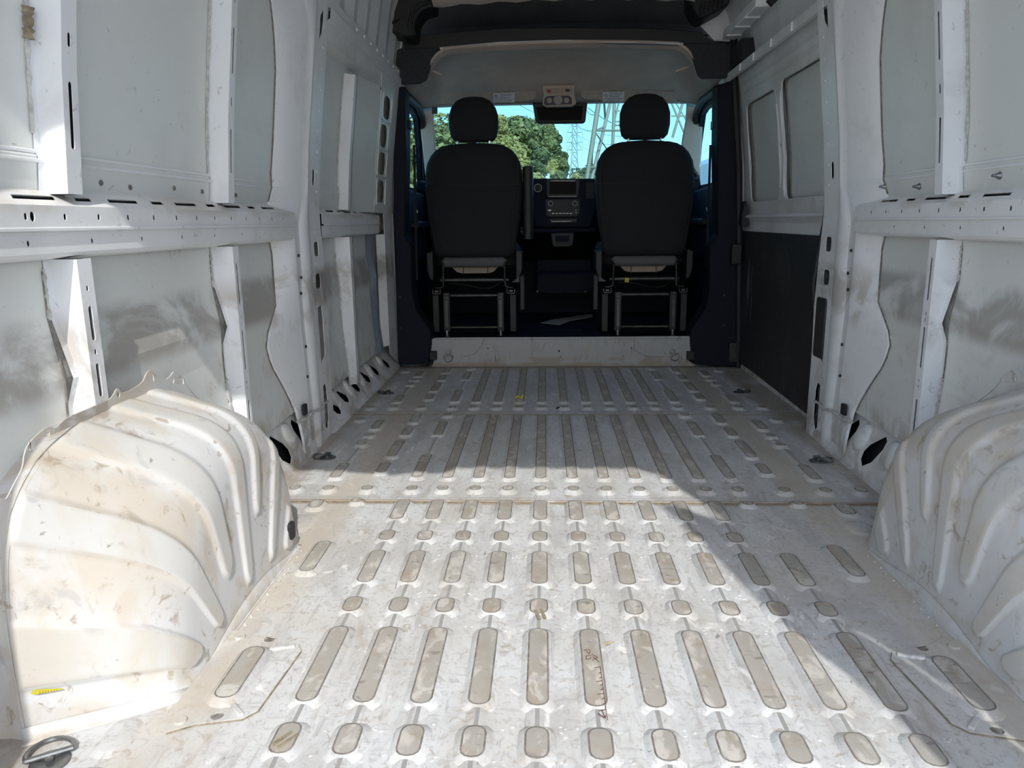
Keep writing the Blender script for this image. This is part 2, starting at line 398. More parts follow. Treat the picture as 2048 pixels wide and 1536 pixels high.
# reinforcement plates beside the arches
for sd in (-1, 1):
    outl = [(.672, 1.265), (.63, 1.262), (.61, 1.245), (.532, 1.222), (.520, 1.20), (.535, 1.03), (.552, 1.01), (.62, .995), (.655, .975), (.672, .985)]
    hs = [ell(.59, 1.235, .010, .010), ell(.593, 1.015, .010, .010), rrect(.602, .612, 1.115, 1.127, .001)]
    g = G().plate(outl, hs, lambda a, b, c: (sd*a, b, .0025+c), .003)
    rp = g.obj('reinforcement_plate', 'floor', panels[0])
    G().tube([(sd*a, b, .0012) for a, b in outl[1:9]], .0016, 6).obj('plate_edge_dirt', 'foam', rp)
    for h in hs: G().prism(h, lambda a, b, t: (sd*a, b, t), .0003, .0012).obj('punched_hole', 'grime', rp)
    me = pad_mesh(.040, .150, .010, .012, 'pad')
    o = bpy.data.objects.new('raised_rib', me); C.objects.link(o); o.parent = rp; o.location = (sd*.598, 1.122, .003)
    g = G()
    for p, q in (((.578, 1.20), (.535, 1.213)), ((.578, 1.04), (.555, 1.015))):
        g.bar((sd*p[0], p[1], .005), (sd*q[0], q[1], .005), .010, .006)
    g.obj('crease', 'floor', rp, bevel=.002)
    for a, b in ((.648, 1.24), (.645, 1.0)):
        G().tube([(sd*a, b, .003), (sd*a, b, .008)], .0105, 12).obj('bolt_head', 'floor', rp, bevel=.001)
# spot welds, pressed into the sheet as tiny domes
g = G()
for (a, b) in rowsY:
    pass
for i in range(120):
    k = random.randint(-5, 5)+.5; y = random.choice((.93, 1.0, 1.29, 1.42, .72, 1.60))+random.uniform(-.01, .01)
    x = k*SP+random.uniform(-.02, .02)
    g.tube([(x, y, 0), (x, y, .0012), (x, y, .0014)], [.0035, .0028, .001], 6)
for sd in (-1, 1):
    for i in range(22): g.tube([(sd*(.655+random.uniform(-.004, .004)), .99+i*.03, 0), (sd*.655, .99+i*.03, .0014)], [.004, .002], 6)
sw = g.obj('spot_weld', 'floor', fl, smooth=True); sw['kind'] = 'stuff'
# brown crayon marks on the rib right of the centre one
g = G(); rx, top = 0.0, .0088
def st(*p):
    for a, b in zip(p, p[1:]): g.bar((a[0], a[1], top), (b[0], b[1], top), .0011, .0006)
X0, Y0 = -.013, 1.205
st((X0, Y0), (X0+.012, Y0+.003)); st((X0+.004, Y0), (X0+.009, Y0-.012), (X0+.012, Y0))
st((X0+.003, Y0-.018), (X0+.013, Y0-.016)); st((X0+.003, Y0-.028), (X0+.004, Y0-.018)); st((X0+.003, Y0-.028), (X0+.011, Y0-.026), (X0+.012, Y0-.02))
st((X0+.014, Y0-.03), (X0+.024, Y0-.022), (X0+.013, Y0-.012)); st((X0+.015, Y0-.02), (X0+.025, Y0-.035))
for i, y in enumerate((.05, .066, .08, .09, .10, .112, .124, .136, .15, .165, .18)):
    l = .004+.006*(i % 3 == 0); st((X0+.026, Y0-y), (X0+.026-l, Y0-y-.003))
st((X0+.026, Y0-.05), (X0+.027, Y0-.19)); st((X0+.014, Y0-.175), (X0+.024, Y0-.185), (X0+.02, Y0-.165))
o = g.obj('crayon_mark', 'crayon', panels[0]); o['label'] = 'brown hand-drawn crayon marks on a floor rib'
# torn tape scraps stuck on two ribs
for x, y, a in ((-1*SP, 1.33, .3), (-5*SP, .96, -.5)):
    g = G(); ca, sa = math.cos(a), math.sin(a)
    for dx, w_ in ((-.008, .007), (.004, .006)):
        pts = [(dx, -.018), (dx+w_, -.02), (dx+w_+.002, .015), (dx+.003, .018)]
        g.prism([(x+p*ca-q*sa, y+p*sa+q*ca) for p, q in pts], lambda p, q, t: (p, q, t), .0084, .0092)
    g.obj('tape_scrap', 'foam', panels[0])

# loose bits and tie-down rings
def tie_ring(x, y, label, rot=0, scale=1.0, wallmount=False):
    t = thing('tie_down_ring', (x, y, .0), label, 'tie-down ring', 'recessed tie-down rings')
    ca, sa = math.cos(rot), math.sin(rot)
    def P(a, b, c): a *= scale; b *= scale; return (x+a*ca-b*sa, y+a*sa+b*ca, c*scale+.0005)
    g = G(); n = 20
    g.loft([[P(.027*math.cos(i*2*math.pi/n), .027*math.sin(i*2*math.pi/n), z)for i in range(n)] for z in (0, .002)]
           + [[P(.024*math.cos(i*2*math.pi/n), .024*math.sin(i*2*math.pi/n), z) for i in range(n)] for z in (.0035,)]
           + [[P(.013*math.cos(i*2*math.pi/n), .013*math.sin(i*2*math.pi/n), z) for i in range(n)] for z in (.002,)])
    g.obj('anchor_plate', 'zinc', t, smooth=True)
    G().tube([P(0, 0, .002), P(0, 0, .007), P(0, 0, .0085)], [.006*scale, .006*scale, .003*scale], 6).obj('bolt', 'zinc', t)
    g = G(); g.tube([P(-.030, .010, .007), P(.030, .010, .007)], .004*scale, 8)
    pts = [(-.030, .010)]+[(-.032*math.cos(a), .012+.036*math.sin(a)) for a in [i*math.pi/12 for i in range(1, 12)]]+[(.030, .010)]
    g.tube([P(a, b, .006) for a, b in pts], .0037*scale, 8)
    g.obj('ring', 'zinc', t, smooth=True)
q = at(100, 1520, Z=0); tie_ring(q.x+.004, q.y-.006, 'large zinc tie-down ring in the sunlit near left floor corner', .55, 1.0)
q = at(655, 916, Z=0); tie_ring(q.x, q.y, 'tie-down ring on left floor just beyond the shadow edge', 1.2)
q = at(776, 787, Z=0); tie_ring(q.x, q.y, 'farther left tie-down ring before the cab step', 1.2)
q = at(1636, 923, Z=0); tie_ring(q.x, q.y, 'tie-down ring on right floor near the right rear pillar foot', -1.2)
q = at(1479, 785, Z=0); tie_ring(q.x, q.y, 'farther right tie-down ring beside the sliding door sill', -1.2)
def leaf(px, py, rot, label, mat='leafbit', L=.022, W=.007, name='dry_leaf', cat='leaf'):
    c = at(px, py, Z=0); g = G(); rows_ = []
    for i in range(7):
        t = i/6; w_ = W*math.sin(math.pi*min(max(t, .04), .96))**.7; a = (t-.5)*L
        rows_.append([(c.x+a*math.cos(rot)-s_*w_*math.sin(rot)/2, c.y+a*math.sin(rot)+s_*w_*math.cos(rot)/2, .0012+.002*abs(s_)+.002*t) for s_ in (-1, 0, 1)])
    o = solid(g.grid(rows_).obj(name, mat, None, True, o=(c.x, c.y, 0)), .0006); return tag(o, label, cat)
leaf(1216, 1290, .5, 'small dry leaf lying between two ribs right of centre')
c = at(1038, 801, Z=0)
g = G().tube([(c.x-.015, c.y, .010), (c.x-.004, c.y+.01, .018), (c.x+.006, c.y+.002, .012), (c.x+.018, c.y+.012, .020), (c.x+.012, c.y-.004, .011)], .004, 6)
tag(g.obj('yellow_strap_scrap', 'yellow', None, True, o=(c.x, c.y, 0)), 'small crumpled yellow scrap on a front floor rib', 'scrap')
c = at(1118, 818, Z=0)
g = G().tube([(c.x-.012, c.y, .003), (c.x, c.y+.003, .004), (c.x+.012, c.y, .003)], [.003, .005, .002], 6)
tag(g.obj('dark_debris_chip', 'rubber', None, True, o=(c.x, c.y, 0)), 'tiny dark chip beside a dimple near the front seam', 'debris')

# ================================================================== WHEEL ARCHES
WP = [(.955, 0), (.955, .10), (.962, .21), (.985, .31), (1.045, .385), (1.17, .43), (1.305, .435), (1.44, .43), (1.565, .385), (1.665, .27), (1.74, 0)]
RP = [(1.05, 0), (1.062, .065), (1.085, .13), (1.13, .200), (1.187, .260), (1.285, .322), (1.405, .352), (1.53, .345), (1.645, .285), (1.72, .155), (1.735, 0)]
BP = [1.075, 1.165, 1.20, 1.235, 1.27, 1.31, 1.36, 1.41, 1.465, 1.55, 1.655]
def spline(tab, t):
    n = len(tab)-1; f = min(max(t, 0)*n, n-1e-6); i = int(f); q = f-i
    a, b, c_, d = (Vector(tab[k]) for k in (max(i-1, 0), i, i+1, min(i+2, n)))
    return .5*((2*b)+(-a+c_)*q+(2*a-5*b+4*c_-d)*q*q+(-a+3*b-3*c_+d)*q**3)
def arch_profile(t): return spline(WP, t)
def smooth01(x): x = min(max(x, 0), 1); return x*x*(3-2*x)
# bands of pressed ribs: (t0, t1 on the arch, start s, end s)
BANDS = [(.085, .185, .0, .76), (.295, .375, .0, .90), (.455, .515, .0, .82), (.575, .625, .0, .93), (.668, .702, .0, .76), (.775, .815, .50, .92), (.885, .94, .62, .90)]
def arch_pt(t, s, sd):
    """s 0..1: wall -> across the top -> round shoulder -> down the inner side to the floor"""
    w_, r_ = spline(WP, t), spline(RP, t); b_ = Vector((spline([(b, 0) for b in BP], t).x, 0))
    W3 = Vector((.862, w_.x, w_.y)); R3 = Vector((.698, r_.x, r_.y)); B3 = Vector((.672, b_.x, 0))
    A = W3.lerp(R3, .55); k = min(.5, .085/max((R3-B3).length, .02)); Bq = R3.lerp(B3, k)
    if s < .36: p = W3.lerp(A, s/.36)
    elif s < .60:
        a = (s-.36)/.24; p = A*(1-a)**2+R3*2*a*(1-a)+Bq*a*a
    else: p = Bq.lerp(B3, (s-.60)/.40)
    p = p.copy(); p.z = max(p.z, 0)
    return Vector((sd*p.x, p.y, p.z))
def arch(sd, label):
    t_ = thing('wheel_arch', (sd*.78, 1.32, 0), label, 'wheel arch')
    NT, NS = 190, 72
    def nrm(t, s):
        e = 2e-3; a = arch_pt(min(t+e, 1), s, sd)-arch_pt(max(t-e, 0), s, sd); b = arch_pt(t, min(s+e, 1), sd)-arch_pt(t, max(s-e, 0), sd)
        n_ = a.cross(b)
        if n_.length < 1e-9: return Vector((-sd, 0, 0))
        n_.normalize()
        if n_.dot(Vector((-sd*.6, (t-.5), .5))) < 0: n_ = -n_
        return n_
    rows_ = []; mids = []
    for i in range(NT+1):
        t = i/NT; row = []
        for j in range(NS+1):
            s = j/NS; h = 0
            for b0, b1, s0, s1 in BANDS:
                c_, hw = (b0+b1)/2, (b1-b0)/2
                sc = min(1, max(.1, (s1-s)/.05)) if s > s1-.05 else 1
                e = hw*math.sqrt(max(0, 1-(1-sc)**2)) if s > s1-.05 else hw
                if s > s1 or s < s0: continue
                d = e-abs(t-c_)
                if d > -.006: h = max(h, smooth01((d+.006)/.013)*smooth01((s-s0)/.02)*smooth01((s1+.012-s)/.02))
            p = arch_pt(t, s, sd); p += nrm(t, s)*h*.0065
            row.append(p); mids.append(h)
        rows_.append(row)
    g = G(); g.grid(rows_); n_ = NS+1
    for fi, f in enumerate(g.f): g.m[fi] = 1 if sum(mids[v] for v in f)/4 > .85 else 0
    g.obj('arch_shell', ['arch', 'arch_rib'], t_, smooth=True, angle=60)
    G().grid([[q, Vector((sd*.885, q.y+.004*(1-i/30), max(q.z-.004, 0))), Vector((sd*.915, q.y, max(q.z-.01, 0)))] for i, q in enumerate([arch_pt(i/60*.98, 0, sd) for i in range(61)])]).obj('arch_return', 'arch', t_, True)
    # base flange with a row of welds
    g = G(); rr = []
    for i in range(81):
        t = i/80; b = arch_pt(t, 1, sd) if t > .0 else arch_pt(0, 1, sd)
        q = arch_pt(t, .955, sd); rr.append([q+Vector((-sd*.0015, 0, 0)), b+Vector((-sd*.003, 0, 0)), b+Vector((-sd*.007, 0, .0008))])
    solid(g.grid(rr).obj('base_flange', 'arch', t_, smooth=True), .0012)
    g = G(); fr0 = []
    for i in range(21):
        b = arch_pt(0, i/20, sd); q = arch_pt(.03, i/20, sd); fr0.append([q+Vector((0, -.003, 0)), b+Vector((0, -.005, 0)), b+Vector((-sd*.006, -.016, .0008))])
    solid(g.grid(fr0).obj('rear_flange', 'arch', t_, smooth=True), .0012)
    # scalloped flange standing against the wall with holes
    top = []
    fpx = ((0, 1012), (14, 998), (30, 968), (46, 936), (50, 912), (58, 890), (80, 866), (100, 853), (112, 856), (136, 836), (160, 825), (190, 812), (222, 797), (236, 777), (246, 785), (266, 778), (286, 764), (296, 744), (306, 741), (318, 756), (330, 760), (342, 752), (350, 743), (366, 751), (378, 775), (396, 795), (420, 815))
    for px, py in fpx:
        p = at(px, py, X=-.857); top.append((p.y, p.z))
    top = [(.955, .0), (.952, .15), (.957, .26)]+[q for q in top if q[1] > .30]
    # densify with smoothing
    sm = []
    for i in range(len(top)-1):
        a, b = Vector(top[i]), Vector(top[i+1])
        pa = Vector(top[max(i-1, 0)]); pb = Vector(top[min(i+2, len(top)-1)])
        for k in range(4):
            x = k/4; sm.append(.5*((2*a)+(-pa+b)*x+(2*pa-5*a+4*b-pb)*x*x+(-pa+3*a-3*b+pb)*x**3))
    inner = [arch_profile(.84-.84*i/40)+Vector((0, -.004)) for i in range(41)]
    poly = [(p[0], p[1]) for p in sm]+[(p.x, p.y) for p in inner]
    def hp(t, h):
        p = arch_profile(t); d = Vector((p.x-1.36, p.y-.05)).normalized(); return (p.x+d.x*h, p.y+d.y*h)
    hs = []
    for px, py, kind in ((66, 892, 'q'), (97, 866, 'c'), (238, 789, 'c'), (306, 755, 'q'), (347, 761, 'c'), (366, 762, 'q')):
        p = at(px, py, X=-.857); y, z = p.y, p.z
        hs.append(ell(y, z, .005, .006, 10) if kind == 'c' else [(y-.005, z-.006), (y+.005, z-.008), (y+.005, z+.006), (y-.005, z+.008)])
    lean = lambda a, b, c: (sd*(.859+c), a, b)
    G().plate(poly, hs, lean, .002, step=[.2, .3, .35, .42, .49, .54]).obj('wall_flange', 'arch', t_)
    g = G()
    for i in range(9):
        t = .45+.3*i/8; a = hp(t, .006); b = hp(t+.004, .018)
        g.bar(Vector((sd*.8575, *a)), Vector((sd*.8575, *b)), .002, .0015)

    return t_
la = arch(-1, 'sunlit white left wheel arch with brown stains and a yellow paint mark')
ra = arch(1, 'shaded white right wheel arch with black scuffs on its pressed ribs')
# yellow paint splash low on the left arch
g = G(); base = None
for i, (dx, dz, r) in enumerate(((0, 0, .010), (.012, .001, .009), (.026, .003, .005), (.042, .004, .0035))):
    c = arch_pt(.06, .0, -1)
p0 = at(72, 1379, Y=.97); p1 = at(122, 1377, Y=.99)
def arch_hit(px, py):
    best = None
    for i in range(0, 80):
        for j in range(0, 60):
            q = arch_pt(i/160, j/60, -1); d = q-CAM
            k = d.dot(FWD); u_ = 1024+FOC*d.dot(RGT)/k; v_ = 768-FOC*d.dot(UPV)/k; e = (u_-px)**2+(v_-py)**2
            if best is None or e < best[0]: best = (e, q)
    return best[1]
p0 = arch_hit(74, 1379); p1 = arch_hit(128, 1375)
for i in range(9):
    t = i/8; c = p0.lerp(p1, t); r = .006*(1-t*.7)
    g.add([(c.x+r*math.cos(a)*1.3, c.y-.0035-.0004*i, c.z+r*.7*math.sin(a)) for a in [k*math.pi/5 for k in range(10)]], [tuple(range(10))])
o = solid(g.obj('paint_mark', 'yellow', la), .001); o['label'] = 'yellow paint smear'
# black floor-edge plug at the front foot of the left arch
G().prism(rrect(1.60, 1.63, .035, .075, .008), lambda a, b, t: (t, a, b), -.668, -.676).obj('rubber_plug', 'rubber', la)

# ================================================================== SIDE WALLS
def wall_face(g, sd, y0, y1, z0, z1, uf, ny=2):
    zs = [z0]+[z for z in ZS if z0+.004 < z < z1-.004]+[z1]
    g.grid([[(sd*uf(z), lerp(y0, y1, j/ny), z) for j in range(ny+1)] for z in zs])
def stile(par, sd, y0, y1, z0, z1, yskin, holes, slots_mat='cavity_shade', depthf=us, yf=None, nm='stile'):
    zs = [z0]+[z for z in ZS if z0+.004 < z < z1-.004]+[z1]
    g = G(); in_ = lambda z: ui(z)
    g.plate([(y0, z0), (y1, z0), (y1, z1), (y0, z1)], holes, lambda a, b, c: (sd*(ui(b)+c), a, b), .0016, step=[.8, 1.0, 1.43] if z1 > .8 else None)
    yb = yf or (y1+(y0-yskin)*-.3)
    g.grid([[(sd*ui(z), y0, z), (sd*lerp(ui(z), uw(z), .88), lerp(y0, yskin, .88), z), (sd*(uw(z)-.003), yskin, z), (sd*(uw(z)-.0015), yskin-.014, z)] for z in zs])
    g.grid([[(sd*ui(z), y1, z), (sd*us(z), yb, z)] for z in zs])
    o = g.obj(nm, 'stile', par)
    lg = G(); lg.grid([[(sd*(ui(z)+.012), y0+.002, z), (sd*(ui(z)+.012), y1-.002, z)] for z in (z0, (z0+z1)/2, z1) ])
    solid(lg.obj('slot_shade_sheet', slots_mat, o), .001)  # dark sheet added so the stile slots read as shaded
    return o
def bead(par, pts, r0, seed, mat='sealant', name='sealant_bead'):
    rnd = random.Random(seed); P = []; R = []
    n = len(pts)
    for i in range(n-1):
        for k in range(6):
            t = k/6; P.append(Vector(pts[i]).lerp(Vector(pts[i+1]), t)); R.append(r0*rnd.uniform(.5, 1.3))
    return G().tube(P, R, 6).obj(name, mat, par, True)

def crease(par, sd, y0, y1, z):
    G().bar((sd*(us(z)-.001), y0, z), (sd*(us(z)-.001), y1, z), .005, .004).obj('panel_crease', 'wall', par)

def hexh(y, z, a, b): return [(y+a*math.cos(k*math.pi/3+math.pi/2), z+b*math.sin(k*math.pi/3+math.pi/2)) for k in range(6)]
def rail(par, sd, y0, y1, extra=()):
    """belt rail: sloping top with parallelogram slots, upper and lower pierced faces, underside"""
    def hpos(st, first): 
        out = []; y = first
        while y < y1-.02: out.append(y); y += st
        return out
    yh = [y0+.03+i*.095 for i in range(int((y1-y0-.05)/.095))]
    yl = [y0+.06+i*.165 for i in range(int((y1-y0-.08)/.165))]
    g = G()
    g.plate([(y0, .752), (y1, .752), (y1, .786), (y0, .786)], [hexh(y, .769, .0042, .0065) for y in yh if y0+.012 < y < y1-.012]+[ell(y0+.9, .769, .0055, .008)]*(1 if y1-y0 > 1 else 0),
            lambda a, b, c: (sd*(.862+c), a, b), .0015)
    g.plate([(y0, .712), (y1, .712), (y1, .746), (y0, .746)], [ell(y, .729, .0035, .005, 8) for y in yl if y0+.012 < y < y1-.012]+([ell(.55, .729, .005, .012)] if y0 < .5 else []),
            lambda a, b, c: (sd*(.864+c), a, b), .0015)
    sl = []; y = y0+.12
    i = 0
    while y < y1-.12:
        w_ = .10 if i % 2 == 0 else .045
        sl.append([(y, .015), (y+w_, .015), (y+w_+.012, .027), (y+.012, .027)]); y += w_+.055; i += 1
    g.plate([(y0, 0), (y1, 0), (y1, .043), (y0, .043)], sl, lambda a, b, c: (sd*(.862+b), a, .786+b*.60+c), .0015)
    pr = [(.907, .700), (.868, .706), (.864, .712)]
    g.grid([[(sd*u, y, z) for y in (y0, y1)] for u, z in pr])
    pr = [(.864, .746), (.8575, .7475), (.8575, .7515), (.862, .753)]
    g.grid([[(sd*u, y, z) for y in (y0, y1)] for u, z in pr])
    o = g.obj('belt_rail', 'wall', par)
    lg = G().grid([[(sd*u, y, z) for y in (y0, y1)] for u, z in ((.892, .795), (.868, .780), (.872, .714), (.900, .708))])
    lg.obj('rail_shade_sheet', 'cavity_shade', o)  # dark sheet added behind the rail holes, painted as their shade
    return o
def sill(par, sd, y0, y1, holes, z1=.16, u1=.905):
    def f(a, b, c): return (sd*(.858+(u1-.858)*b+c), a, z1*b)
    g = G(); g.plate([(y0, 0), (y1, 0), (y1, 1), (y0, 1)], holes, f, .002)
    g.grid([[(sd*.850, y, -.004) for y in (y0, y1)], [(sd*.852, y, .006) for y in (y0, y1)], [(sd*.858, y, .0) for y in (y0, y1)]])
    o = g.obj('sill_panel', 'wall', par)
    lg = G().grid([[(sd*.90, y, -.03), (sd*.93, y, .15)] for y in (y0, y1)]); solid(lg.obj('sill_shade_sheet', 'cavity_shade', o), .002)  # dark sheet added inside the sill openings as painted shade
    return o
def gusset(par, sd, y, sc=1.0, u=.88, z=.105, u1=.905, z1=.16):
    nx = Vector((-sd*z1, 0, (u1-.858))).normalized(); up = Vector((sd*(u1-.858), 0, z1)).normalized()
    c0 = Vector((sd*lerp(.858, u1, .62), y, z1*.62)); g = G(); n = 18; rows_ = []
    for i in range(7):
        a = i/6*math.pi/2; r = math.cos(a)
        rows_.append([c0+Vector((0, 1, 0))*(.040*sc*r*math.cos(k*2*math.pi/n)-.014*sc*r*math.sin(k*2*math.pi/n))+up*(.050*sc*r*math.sin(k*2*math.pi/n))+nx*(.017*sc*math.sin(a)-.001) for k in range(n)])
    return g.loft(rows_).obj('gusset', 'wall', par, True)

def smoothcol(par, sd, cols, name, mat):
    g = G(); g.grid(cols); return g.obj(name, mat, par, True, angle=28)

YE = [(.16, 2.31), (.18, 2.305), (.26, 2.25), (.34, 2.18), (.41, 2.155), (.46, 2.20), (.51, 2.258), (.60, 2.292), (.69, 2.292), (.72, 2.25), (.80, 2.25), (.86, 2.285), (1.0, 2.315), (1.2, 2.31), (1.3, 2.275), (1.36, 2.24), (1.42, 2.17), (1.48, 2.0), (1.7, 1.9)]
ye = lambda z: interp(YE, z)
def side_wall(sd):
    nm = 'wall_left' if sd < 0 else 'wall_right'
    g = G()
    # lower skin between sill and rail, upper skin above rail
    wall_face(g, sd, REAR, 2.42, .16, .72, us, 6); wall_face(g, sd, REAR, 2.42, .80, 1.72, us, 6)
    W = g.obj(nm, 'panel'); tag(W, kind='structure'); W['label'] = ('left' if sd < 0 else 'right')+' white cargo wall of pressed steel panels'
    # belt crease strips above the rail
    for z, t in ((.872, .004), (.858, .003)):
        G().prism([(us(z)+.002, z-.005), (us(z)-t, z-.002), (us(z)-t, z+.002), (us(z)+.002, z+.005)], lambda u, z_, t_: (sd*u, t_, z_), REAR, 2.18).obj('panel_crease', 'wall', W)
    rail(W, sd, REAR, 2.38)
    # stiles of the rear bay
    big = lambda y, z, h=.10: slot(y, z, .011, h)
    for i, (y0, y1, ysk) in enumerate(((1.235, 1.275, 1.238), (1.875, 1.910, 1.876), (.62, .66, .63))):
        yc = (y0+y1)/2
        hs = []
        for z in (.93, 1.16, 1.39, 1.6): hs.append(slot(yc, z, .010, .105))
        for z in (1.045, 1.275, 1.5): hs.append(slot(yc, z, .008, .022))
        hs = [h for h in hs if max(p[1] for p in h) < 1.68]
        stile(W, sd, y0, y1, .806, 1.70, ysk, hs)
        hs = []
        for z in ((.590, .490, .385) if i == 0 else (.605, .435, .25)):
            hs.append(slot(yc, z, .010, .060 if i == 0 else .105))
        for z in ((.650, .540, .445, .425, .325) if i == 0 else (.52, .350, .175, .505, .335)): hs.append(slot(yc, z, .006, .010))
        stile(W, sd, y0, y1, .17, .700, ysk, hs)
        # sealant beads where stile meets skin
        zz = [.90, .97, 1.05, 1.12] if i == 0 else [.88, .95, 1.02, 1.08, 1.2, 1.3]
        G().tube([(sd*(us(z)-.001), ysk-.017, z) for z in (.20, .30, .38, .44, .50, .56, .60, .68)], .0022, 6).obj('panel_gap', 'grime', W)
        bead(W, [(sd*(us(z)-.003), ysk-.016, z) for z in zz], .004, 3+i)
        bead(W, [(sd*(us(z)-.003), ysk-.016, z) for z in (.60, .63, .66, .69)], .0035, 13+i)
        bead(W, [(sd*(us(z)-.003), ysk-.016, z) for z in (.19, .23, .28, .33, .37)], .0045, 23+i)
    if sd < 0:
        bead(W, [(sd*(us(z)-.005), 1.222, z) for z in (1.04, 1.065, 1.09)], .009, 77, 'foam', 'foam_blob')
        for y, z in ((1.40, .832), (1.50, .828), (1.68, .834), (1.82, .832), (2.02, .83)):
            G().tube([(sd*(us(z)-.0005), y, z), (sd*(us(z)-.003), y, z)], [.0055, .005], 10).obj('hole_plug', 'grime', W)
    else:
        for px, py in ((1773, 373), (1841, 373), (1915, 358), (2003, 351)):
            p = at(px, py, X=.903)
            c_ = thing('push_clip', p, 'grey conical push clip, %s above the right belt rail' % {1773: 'farthest forward of four', 1841: 'second from the pillar', 1915: 'just behind the stile', 2003: 'nearest the rear'}[px], 'clip', 'grey push clips above the right belt rail')
            G().tube([p, p+Vector((-.004, 0, 0)), p+Vector((-.012, 0, .0)), p+Vector((-.020, 0, 0))], [.008, .0085, .004, .003], 12).obj('clip_head', 'zinc', c_, True)
    # rear-bay sill with triangular openings
    def tri(y, w_=.105, a=.22, b=.80): return [(y, b), (y+.015, b+.07), (y+w_*.8, a+.36), (y+w_, a+.2), (y+w_, a+.05), (y+w_*.78, a-.05), (y+w_*.35, a+.12), (y+.004, b-.15)]
    sill(W, sd, 1.60, 2.44, [tri(y) for y in (1.70, 1.90, 2.10, 2.29)])
    for y in (1.655, 1.855, 2.055, 2.245): gusset(W, sd, y, 1.0)
    # black joint along the foot of the skin
    G().bar((sd*.902, 1.55, .160), (sd*.902, 2.31, .160), .004, .004).obj('panel_joint', 'grime', W)
    # rear pillar
    zs = [0, .03, .06, .10]+[z for z in ZS if .12 < z < 1.72]
    cols = []
    for z in zs:
        e = ye(max(z, .16)); low = smooth01((.20-z)/.16)
        yb = 2.37+.02*smooth01((.5-z)/.3)+.085*smooth01((z-.76)/.07)
        if z > 1.33: yb = lerp(2.455, e+.14, smooth01((z-1.33)/.15))
        us_ = lerp(us(z), .868, low)
        cols.append([(sd*us_, e, z), (sd*(us_-.006), e+.006, z), (sd*lerp(us_, ui(z), .55), lerp(e, yb, .4), z), (sd*(ui(z)+.006), yb-.02, z), (sd*(ui(z)+.003), yb, z)])
    smoothcol(W, sd, cols, 'pillar_face', 'stile')
    for z0_, z1_ in ((.17, .70), (.82, 1.40)):
        G().tube([(sd*(us(z)-.0015), ye(z)-.003, z) for z in [z0_+(z1_-z0_)*k/14 for k in range(15)]], .0024, 6).obj('panel_gap', 'grime', W, True)
    cols = []
    for z in zs:
        up = smooth01((z-.76)/.07); yb = 2.37+.02*smooth01((.5-z)/.3)+.085*up
        if z > 1.33: yb = lerp(2.455, ye(z)+.14, smooth01((z-1.33)/.15))
        flat = smooth01((z-.77)/.06); k = .012*(1-flat)
        wob = .012*smooth01((.60-z)/.04)*smooth01((z-.14)/.1)
        cols.append([(sd*(ui(z)+.003), yb, z), (sd*(ui(z)+.001+k*.3), yb+.006, z), (sd*(ui(z)+k*.4), yb+.05-wob-.038*up, z), (sd*(ui(z)-.004), yb+.065-wob-.045*up, z),
                     (sd*(ui(z)-.008), 2.465+.02*up-wob*.3, z), (sd*(ui(z)-.006), 2.50-wob*.3, z), (sd*ui(z), 2.515, z)])
    smoothcol(W, sd, cols, 'pillar_ridge', 'stile')
    hs = [rrect(2.55, 2.60, .645, .693, .012), rrect(2.545, 2.60, .535, .585, .015),
          [(2.545, .47), (2.59, .478), (2.60, .44), (2.60, .30), (2.57, .285), (2.548, .27)],
          [(2.55, .195), (2.578, .20), (2.592, .17), (2.592, .065), (2.57, .03), (2.55, .045)],
          slot(2.565, .905, .022, .055), slot(2.56, .985, .006, .02), slot(2.565, .82, .005, .01), slot(2.56, 1.04, .005, .01),
          [(2.555, 1.33), (2.585, 1.36), (2.592, 1.40), (2.585, 1.43), (2.555, 1.40)],
          slot(2.55, .62, .005, .009), slot(2.585, .615, .005, .009), slot(2.56, .725, .004, .010), slot(2.585, .725, .004, .01), slot(2.57, .23, .004, .01)]
    g = G(); g.plate([(2.515, 0), (2.655, 0), (2.655, .30), (2.665, .45), (2.655, .62), (2.64, .75), (2.64, 1.60), (2.515, 1.60)], hs, lambda a, b, c: (sd*(ui(b)+c), a, b), .002, step=[.8, 1.0, 1.43])
    o = g.obj('pillar_inner_face', 'wall', W)
    g = G(); g.grid([[(sd*(ui(z)+.03), 2.49, z), (sd*(ui(z)+.034), 2.66, z)] for z in (.0, .5, .8, 1.0, 1.43, 1.6)])
    solid(g.obj('pillar_backing', 'bluesteel', o), .002)
    g = G(); g.grid([[(sd*ui(z), interp([(0, 2.655), (.3, 2.655), (.45, 2.665), (.62, 2.655), (.75, 2.64), (1.6, 2.64)], z), z), (sd*(ui(z)+.07), 2.70, z)] for z in [i*.05 for i in range(33)]])
    g.obj('pillar_return', 'wall', o)
    if sd > 0:
        G().prism(rrect(2.545, 2.63, .285, .49, .012), lambda a, b, t: (t, a, b), .855, .863).obj('rubber_cover', 'board', o, bevel=.002)
    for z, y in ((.655, 2.39), (.585, 2.40), (.535, 2.39), (.36, 2.40), (.26, 2.395)):
        G().prism(rrect(y-.003, y+.003, z-.0045, z+.0045, .001), lambda a, b, t: (sd*t, a, b), ui(z)-.001, ui(z)+.004).obj('punched_hole', 'cavity_shade', o)
    G().prism(rrect(2.325, 2.355, .145, .180, .004), lambda a, b, t: (sd*t, a, b), .858, .867).obj('punched_hole', 'cavity_shade', o)
    bead(o, [(sd*.874, 2.30, .132), (sd*.862, 2.36, .130), (sd*.855, 2.42, .138), (sd*.850, 2.48, .130), (sd*.855, 2.53, .136), (sd*.858, 2.60, .128)], .006, 5)
    # dents pressed above the ridge
    g = G()
